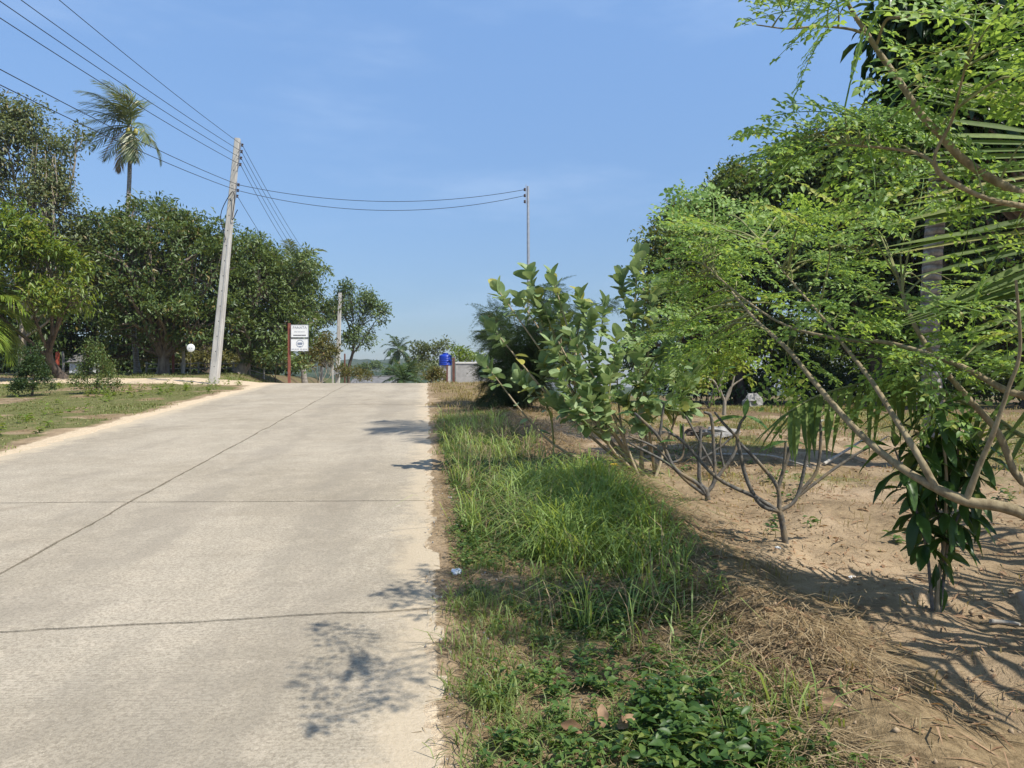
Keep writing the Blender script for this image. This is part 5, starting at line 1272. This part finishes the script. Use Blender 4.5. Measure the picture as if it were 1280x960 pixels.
part("small_print", mb, 'ink_grey', b1)
mb = MB()
for k_ in range(9): mb.box(f_ + np.array([-.27 + .066 * k_, 0, -.195]), (.054, .006, .042))
part("bold_line", mb, 'ink', b1)
b2, c2_, w2_, h2_ = board(364.6, 423.6, 386.0, 438.8)
f_ = c2_ + np.array([.02, -.018, 0]); mb = MB(); a_ = np.linspace(0, 2 * np.pi, 33)
V_ = np.concatenate([np.stack([np.cos(a_) * r_, 0 * a_, np.sin(a_) * r_ + .06], -1) for r_ in (.155, .175)]) + f_ + np.array([0, -.004, 0])
mb.add(V_, np.array([[k_, k_ + 1, k_ + 34, k_ + 33] for k_ in range(32)]), 0, False)
for k_ in range(3): mb.box(f_ + np.array([0, -.002, .10 - .04 * k_]), (.24 - .03 * abs(k_ - 1), .006, .022))
mb.box(f_ + np.array([0, -.002, -.07]), (.1, .006, .03)); part("emblem", mb, 'ink_blue', b2)
mb = MB()
for k_, (dx_, w_) in enumerate(((-.33, .12), (-.2, .09), (-.09, .08), (.06, .1), (.18, .09), (.29, .08))): mb.box(f_ + np.array([dx_, 0, -.2]), (w_, .006, .03))
part("small_print", mb, 'ink_grey', b2)
# round white sign on a thin stick
Yw = 35.8; cw = W(238.5, 435, Yw); wx = cw[0]
ds = thing("round_sign", "round white disc sign on a thin post by the little rail fence", 'sign', (wx, Yw, gz(wx, Yw)))
mb = MB(); mb.lathe(cw, [(0, .02), (.17, .02), (.19, .01), (.19, -.01), (.17, -.02), (0, -.02)], 24, axis=(0, -1, 0)); dsc = part("disc", mb, 'white', ds)
mb = MB()
for dx_ in (-.05, .05): mb.box(cw + np.array([dx_, -.022, -.01]), (.05, .004, .035))
part("faint_marks", mb, 'ink_grey', dsc)
mb = MB(); mb.tube([(wx - .1, Yw + .04, gz(wx, Yw) - .05), (wx - .05, Yw + .04, 1.9), (wx, Yw + .04, cw[2] + .05)], .012, 6); part("post", mb, 'bark_dark', ds)

# ================================================================== LEFT BITS: lamp post, posts, rail fence, shed
def simple_post(name, label, px, py_top, Yd, w, mat, cat='post', group=None, round_=False):
    x, y, z = at_px(px, Yd); zt = W(px, py_top, Yd)[2]; rt = thing(name, label, cat, (x, y, z), group); mb = MB()
    if round_: mb.tube(spline([(x, y, z - .1), (x + .02, y, (z + zt) / 2), (x - .03, y, zt)], 5), taper(11, w / 2 * 1.15, w / 2), 8)
    else: mb.box((x, y, (z + zt) / 2 - .05), (w, w, zt - z + .1))
    part("shaft", mb, mat, rt); mb = MB(); mb.lathe((x if not round_ else x - .03, y, zt - .002), [(w * .55, 0), (w * .55, .03), (w * .3, .06), (0, .07)], 8); part("cap", mb, mat, rt); return rt, (x, y, z, zt)
lp, (x, y, z, zt) = simple_post("lamp_post", "red-brown lamp post with a white lamp under the mango tree", 216.5, 435.5, 39.5, .10, 'rust', 'lamp post')
mb = MB(); mb.box((x - .12, y - .01, zt - .12), (.22, .04, .04)); part("arm", mb, 'rust', lp)
mb = MB(); mb.lathe((x - .2, y - .01, zt - .32), [(.0, 0), (.07, .01), (.085, .08), (.06, .15), (.02, .19), (0, .19)], 10); part("lamp", mb, 'white', lp)
rp, (x, y, z, zt) = simple_post("garden_post", "red-brown post with a cross bar behind the right lawn sapling", 110, 432, 39, .12, 'rust')
mb = MB(); mb.box((x + .1, y - .02, zt - .1), (.45, .06, .08)); part("cross_bar", mb, 'orange', rp)
simple_post("garden_post", "short orange-red post in the shade by the shed", 72, 441, 42, .14, 'orange')
simple_post("garden_post", "bleached grey post beside the orange-red post", 79, 441, 42, .13, 'wood_grey', round_=True)
simple_post("garden_post", "pale bare log post below the round white sign", 229, 430, 39.5, .17, 'wood_grey', round_=True)
simple_post("roadside_post", "stubby grey post left of the far pole", 402, 452, 47, .16, 'concrete_pole')
simple_post("roadside_post", "red-brown post right of the far pole", 431, 443, 52, .09, 'rust_dark')
simple_post("roadside_post", "thin pale post just left of the far pole foot", 416, 455, 54, .10, 'concrete_pole')
# rail fence
fn = thing("rail_fence", "low weathered wooden rail fence behind the mango trunk", 'fence', (-17, 40.2, gz(-17, 40.2)))
fx = [183, 205, 227, 248, 270, 292, 312, 330]
for k_, px in enumerate(fx):
    x, y, z = at_px(px, 41.5 if k_ > 2 else 42.5); mb = MB(); mb.tube([(x, y, z - .1), (x, y, z + .62)], .05, 7); part("post", mb, 'wood_grey', fn)
for k_ in range(len(fx) - 1):
    ya = 41.5 if k_ > 2 else 42.5; yb = 41.5 if k_ + 1 > 2 else 42.5; a_ = np.array(at_px(fx[k_], ya)); b_ = np.array(at_px(fx[k_ + 1], yb))
    for hz in (.27, .52):
        mb = MB(); mb.tube([a_ + [0, -.06, hz + random.uniform(-.03, .03)], (a_ + b_) / 2 + [0, -.06, hz], b_ + [0, -.06, hz + random.uniform(-.04, .04)]], .03, 6); part("rail", mb, 'wood_grey', fn)
# small shed
Yh = 45; hx0, hx1 = W(84, 0, Yh)[0], W(116, 0, Yh)[0]; hz0 = gz((hx0 + hx1) / 2, Yh)
sh = thing("shed", "little shed with a sloping grey roof in the shade on the left", 'shed', ((hx0 + hx1) / 2, Yh, hz0))
mb = MB(); mb.box(((hx0 + hx1) / 2, Yh + .5, hz0 + .3), (hx1 - hx0 - .2, .9, .6)); part("wall", mb, 'plastic_bag', sh)
mb = MB(); mb.box(((hx0 + hx1) / 2 - .05, Yh + .04, hz0 + .25), (.5, .03, .5)); part("door", mb, 'steel', sh)
for k_ in range(9):
    xx = hx0 + (hx1 - hx0) * (k_ + .5) / 9; mb = MB(); z_ = W(0, 438, Yh)[2]; zl = W(0, 453, Yh)[2]
    d_ = np.array([.15, 1.0, z_ - zl]); u_ = norm(d_); s_ = np.array([1.0, 0, 0]); n_ = np.cross(s_, u_)
    mb.box(np.array([xx + .05, Yh + .35, (z_ + zl) / 2 + .01 * (k_ % 2)]), ((hx1 - hx0) / 9 - .012, np.linalg.norm(d_), .035), rot=np.stack([norm(np.cross(u_, n_)), u_, n_], 1)); part("roof_sheet", mb, 'roof', sh)

# ================================================================== WALL, TANK, ROOF AT THE CREST
Yw0 = 33.0
wl = thing("garden_wall", "low grey concrete wall with a pale coping at the right of the crest", 'wall', W(590, 478, Yw0))
xa, xb = W(569.5, 0, Yw0)[0], W(570, 0, Yw0)[0] + 3.4; wz = gz(W(580, 0, Yw0)[0], Yw0)
zt = W(0, 454.5, Yw0)[2]
n = 3
for k_ in range(n):
    w_ = (xb - xa) / n; mb = MB(); mb.box((xa + w_ * (k_ + .5), Yw0 - .12 * k_, (wz - .3 + zt) / 2), (w_ - .02, .14, zt - wz + .3)); part("wall_panel", mb, 'concrete_wall', wl)
    mb = MB(); mb.box((xa + w_ * (k_ + .5), Yw0 - .12 * k_, zt + .035), (w_ - .004, .2, .07)); part("coping", mb, 'cap', wl)
gp = thing("gate_post", "pair of weathered red-brown gate timbers at the left end of the grey wall", 'gate post', W(563, 477, Yw0 - .1))
for px, w_, top in ((567, .10, 447), (559, .06, 456)):
    x = W(px, 0, Yw0 - .1)[0]; z0_ = gz(x, Yw0) - .1; z1_ = W(0, top, Yw0)[2]; mb = MB(); mb.box((x, Yw0 - .1, (z0_ + z1_) / 2), (w_, .12, z1_ - z0_)); part("timber", mb, 'rust_dark', gp)
x = W(562.5, 0, Yw0)[0]; mb = MB(); mb.box((x, Yw0 - .08, wz + .38), (.16, .05, .75)); part("panel", mb, 'render', gp)
Yt = 40.0; tc = W(557, 457, Yt)
tk = thing("water_tank", "bright blue plastic water tank on a block stand behind the grey wall", 'water tank', (tc[0], Yt, gz(tc[0], Yt)))
mb = MB(); r_ = 8.2 / F0 * Yt; hh_ = 14.5 / F0 * Yt
prof = [(0, 0), (r_ * .96, 0)]
for k_ in range(5):
    z0_ = hh_ * (.02 + .15 * k_); prof += [(r_, z0_ + .01), (r_, z0_ + hh_ * .11), (r_ * .965, z0_ + hh_ * .125), (r_ * .965, z0_ + hh_ * .14)]
prof += [(r_ * .98, hh_ * .79), (r_ * .85, hh_ * .90), (r_ * .45, hh_ * .98), (0, hh_)]
mb.lathe(tc, prof, 28); part("tank_body", mb, 'blue', tk)
mb = MB(); mb.lathe(tc + np.array([0, 0, hh_ * .97]), [(0, 0), (r_ * .42, 0), (r_ * .42, .05), (r_ * .38, .07), (0, .08)], 18); part("lid", mb, 'blue', tk)
gt = gz(tc[0], Yt)
mb = MB(); mb.box((tc[0], Yt, (gt - .1 + tc[2]) / 2), (r_ * 1.5, r_ * 1.5, tc[2] - gt + .1)); part("stand", mb, 'concrete_wall', tk)
# grey roof beyond the crest
Yh = 95.0; h0 = W(436, 479, Yh); h1 = W(496, 479, Yh); hb = gz((h0[0] + h1[0]) / 2, Yh)
ho = thing("house", "low house beyond the crest showing only its grey roof", 'house', ((h0[0] + h1[0]) / 2, Yh + 2, hb))
mb = MB(); mb.box(((h0[0] + h1[0]) / 2, Yh + 2.6, (hb + h0[2]) / 2 - .2), (h1[0] - h0[0] - .5, 4.6, h0[2] - hb - .1)); part("wall", mb, 'render', ho)
rz = W(0, 470.5, Yh)[2]
V_ = np.array([[h0[0], Yh, h0[2]], [h1[0], Yh, h0[2]], [h1[0] - .3, Yh + 2.6, rz], [h0[0] + .3, Yh + 2.6, rz], [h0[0], Yh + 5.2, h0[2]], [h1[0], Yh + 5.2, h0[2]]]); V2 = V_ - [0, 0, .12]
mb = MB(); mb.add(np.vstack([V_, V2]), np.array([[0, 1, 2, 3], [3, 2, 5, 4], [7, 6, 9, 8], [8, 9, 10, 11], [1, 0, 6, 7], [4, 5, 11, 10], [0, 3, 9, 6], [3, 4, 10, 9], [2, 1, 7, 8], [5, 2, 8, 11]]), 0, False); part("roof", mb, 'roof', ho)
mb = MB(); mb.tube([V_[3] + [0, 0, .03], V_[2] + [0, 0, .03]], .09, 6); part("ridge_cap", mb, 'roof', ho)
for px in (448, 470):
    c = W(px, 484, Yh + .3); mb = MB(); mb.box(c, (1.0, .08, .8)); part("window", mb, 'glass_dark', ho)

# ================================================================== LITTER AND SMALL THINGS
def crumple(name, label, px, py, Yd, size, mat, cat, seed, flat=.4):
    x = (px - 640) / F0 * Yd; rg = np.random.default_rng(seed); mb = MB(); nth, nph = 12, 7; V = []
    for i in range(nph + 1):
        for j in range(nth):
            th = 2 * np.pi * j / nth; ph = np.pi * i / nph; r_ = size * (.6 + .6 * rg.random()); V.append((math.sin(ph) * math.cos(th) * r_, math.sin(ph) * math.sin(th) * r_ * .8, math.cos(ph) * r_ * flat))
    i = np.arange(nph)[:, None] * nth; j = np.arange(nth)[None]; k_ = (j + 1) % nth
    mb.add(np.array(V) + np.array([x, Yd, gz(x, Yd) + size * flat * .6]), np.stack([i + j, i + k_, i + nth + k_, i + nth + j], -1).reshape(-1, 4), 0, False); solo(name, mb, mat, label, cat)
def Yof(py): return 1536.0 / (py - 427)
crumple("plastic_litter", "crumpled clear plastic bag at the road edge", 571, 722, 5.3, .042, 'plastic_bag', 'litter', 1, .6)
crumple("paper_litter", "white scrap lying on the soil between the saplings", 1066, 711, 5.35, .033, 'white', 'litter', 2, .3)
crumple("paper_litter", "small white scrap by the foot of the frangipani trunk", 972, 690, 5.85, .024, 'white', 'litter', 3, .4)
crumple("stone", "flat grey stone slab lying on the garden soil behind the saplings", 898, 552, 13.0, .34, 'stone', 'stone', 4, .28)
crumple("stone", "darker smaller stone lying just left of the flat grey slab", 872, 546, 13.4, .22, 'bark_dark', 'stone', 5, .5)
crumple("stone", "pale upright boulder under the right-hand trees", 941, 492, 24, .30, 'stone', 'stone', 6, 1.0)
for (px, py, Yd, s_, lab) in ((652, 588, 9.5, .07, "yellow fallen flower on the verge straw, left of two"), (766, 603, 8.7, .07, "yellow fallen flower by the straw ridge, right of two")):
    x = (px - 640) / F0 * Yd; mb = MB(); n = 14; a_ = np.linspace(0, 6.283, n, endpoint=False); c = np.array([x, Yd, gz(x, Yd) + .07])
    mb.scatter(LEAF4_V, LEAF4_F, np.repeat(c[None], n, 0), np.stack([np.cos(a_), np.sin(a_), .35 + .25 * (np.arange(n) % 2)], -1), np.tile([0, 0, 1.0], (n, 1)), np.tile([s_ * .5, s_, s_], (n, 1)), np.linspace(0, .9, n)); solo("yellow_flower", mb, 'petal_y', lab, 'flower', "yellow fallen flowers")
dl_V, dl_F = leaf_grid(6, 2, lambda v: .26 * math.sin(math.pi * (v * .92 + .05)) ** .7 + .005, .7, .35, .5)
for k_, (px, py, Yd, dx_, dz_, s_, lab) in enumerate([(728, 948, 2.98, -.8, .35, .09, "curled brown dead leaf at the bottom edge, leftmost of three"), (752, 938, 3.02, .1, .9, .085, "small upright brown dead leaf at the bottom edge, middle of three"), (772, 944, 3.0, .8, .5, .09, "broad curled brown dead leaf at the bottom edge, rightmost of three"),
                                               (1052, 930, 3.1, -.7, .3, .075, "dark curled leaf in the palm shadow at the bottom right"), (660, 868, 3.5, .8, .1, .05, "rusty fallen leaf on the near verge among weeds"), (893, 890, 3.35, .6, .2, .06, "rusty fallen leaf under the straw ridge")]):
    x = (px - 640) / F0 * Yd; mb = MB(); V_ = dl_V
    mb.scatter(V_, dl_F, [(x, Yd, gz(x, Yd) + (.08 if k_ < 3 else .035))], np.array([[dx_, .2, dz_]]), np.array([[.2, -.8, .7]]), np.array([[s_] * 3]), [.3 + .1 * k_]); solo("dead_leaf", mb, 'deadleaf', lab, 'leaf', "dead leaves on the ground")
def stick(label, pts, r, mat='wood_grey'):
    P = []
    for (px, py, Yd, lift) in pts:
        x = (px - 640) / F0 * Yd; P.append((x, Yd, gz(x, Yd) + lift))
    q = spline(P, 5); mb = MB(); mb.tube(q, taper(len(q), r, r * .55), 7); solo("stick", mb, mat, label, 'stick', "sticks on the soil")
stick("pale cut branch stub poking in at the right edge of the soil", [(1275, 735, 4.55, .17), (1290, 760, 4.5, .05), (1310, 775, 4.5, .02)], .03)
stick("pale split stick lying on the soil at the right edge", [(1238, 778, 4.35, .015), (1262, 781, 4.35, .02), (1275, 785, 4.3, .02)], .014)
stick("long pale branch lying behind the frangipani saplings", [(895, 572, 10.6, .04), (960, 585, 10.0, .06), (1010, 590, 9.6, .04)], .022)
stick("bent dry branch lying on the soil right of the white buds", [(1030, 580, 9.8, .03), (1062, 560, 10.2, .2), (1085, 545, 10.5, .35)], .022)

# ================================================================== HAZE
hm, hnt = new_mat("pale_haze"); hk = NT(hnt)
pv = hk.n("VolumePrincipled"); pv.inputs["Density"].default_value = .00030; pv.inputs["Color"].default_value = (.80, .86, .95, 1); pv.inputs["Anisotropy"].default_value = .2
ho_ = hk.n("OutputMaterial"); hk.l(pv.outputs[0], ho_.inputs["Volume"])
mb = MB(); mb.box((0, 1150, 22), (3100, 2760, 70)); hz_ = part("haze", mb, hm); hz_['kind'] = 'stuff'
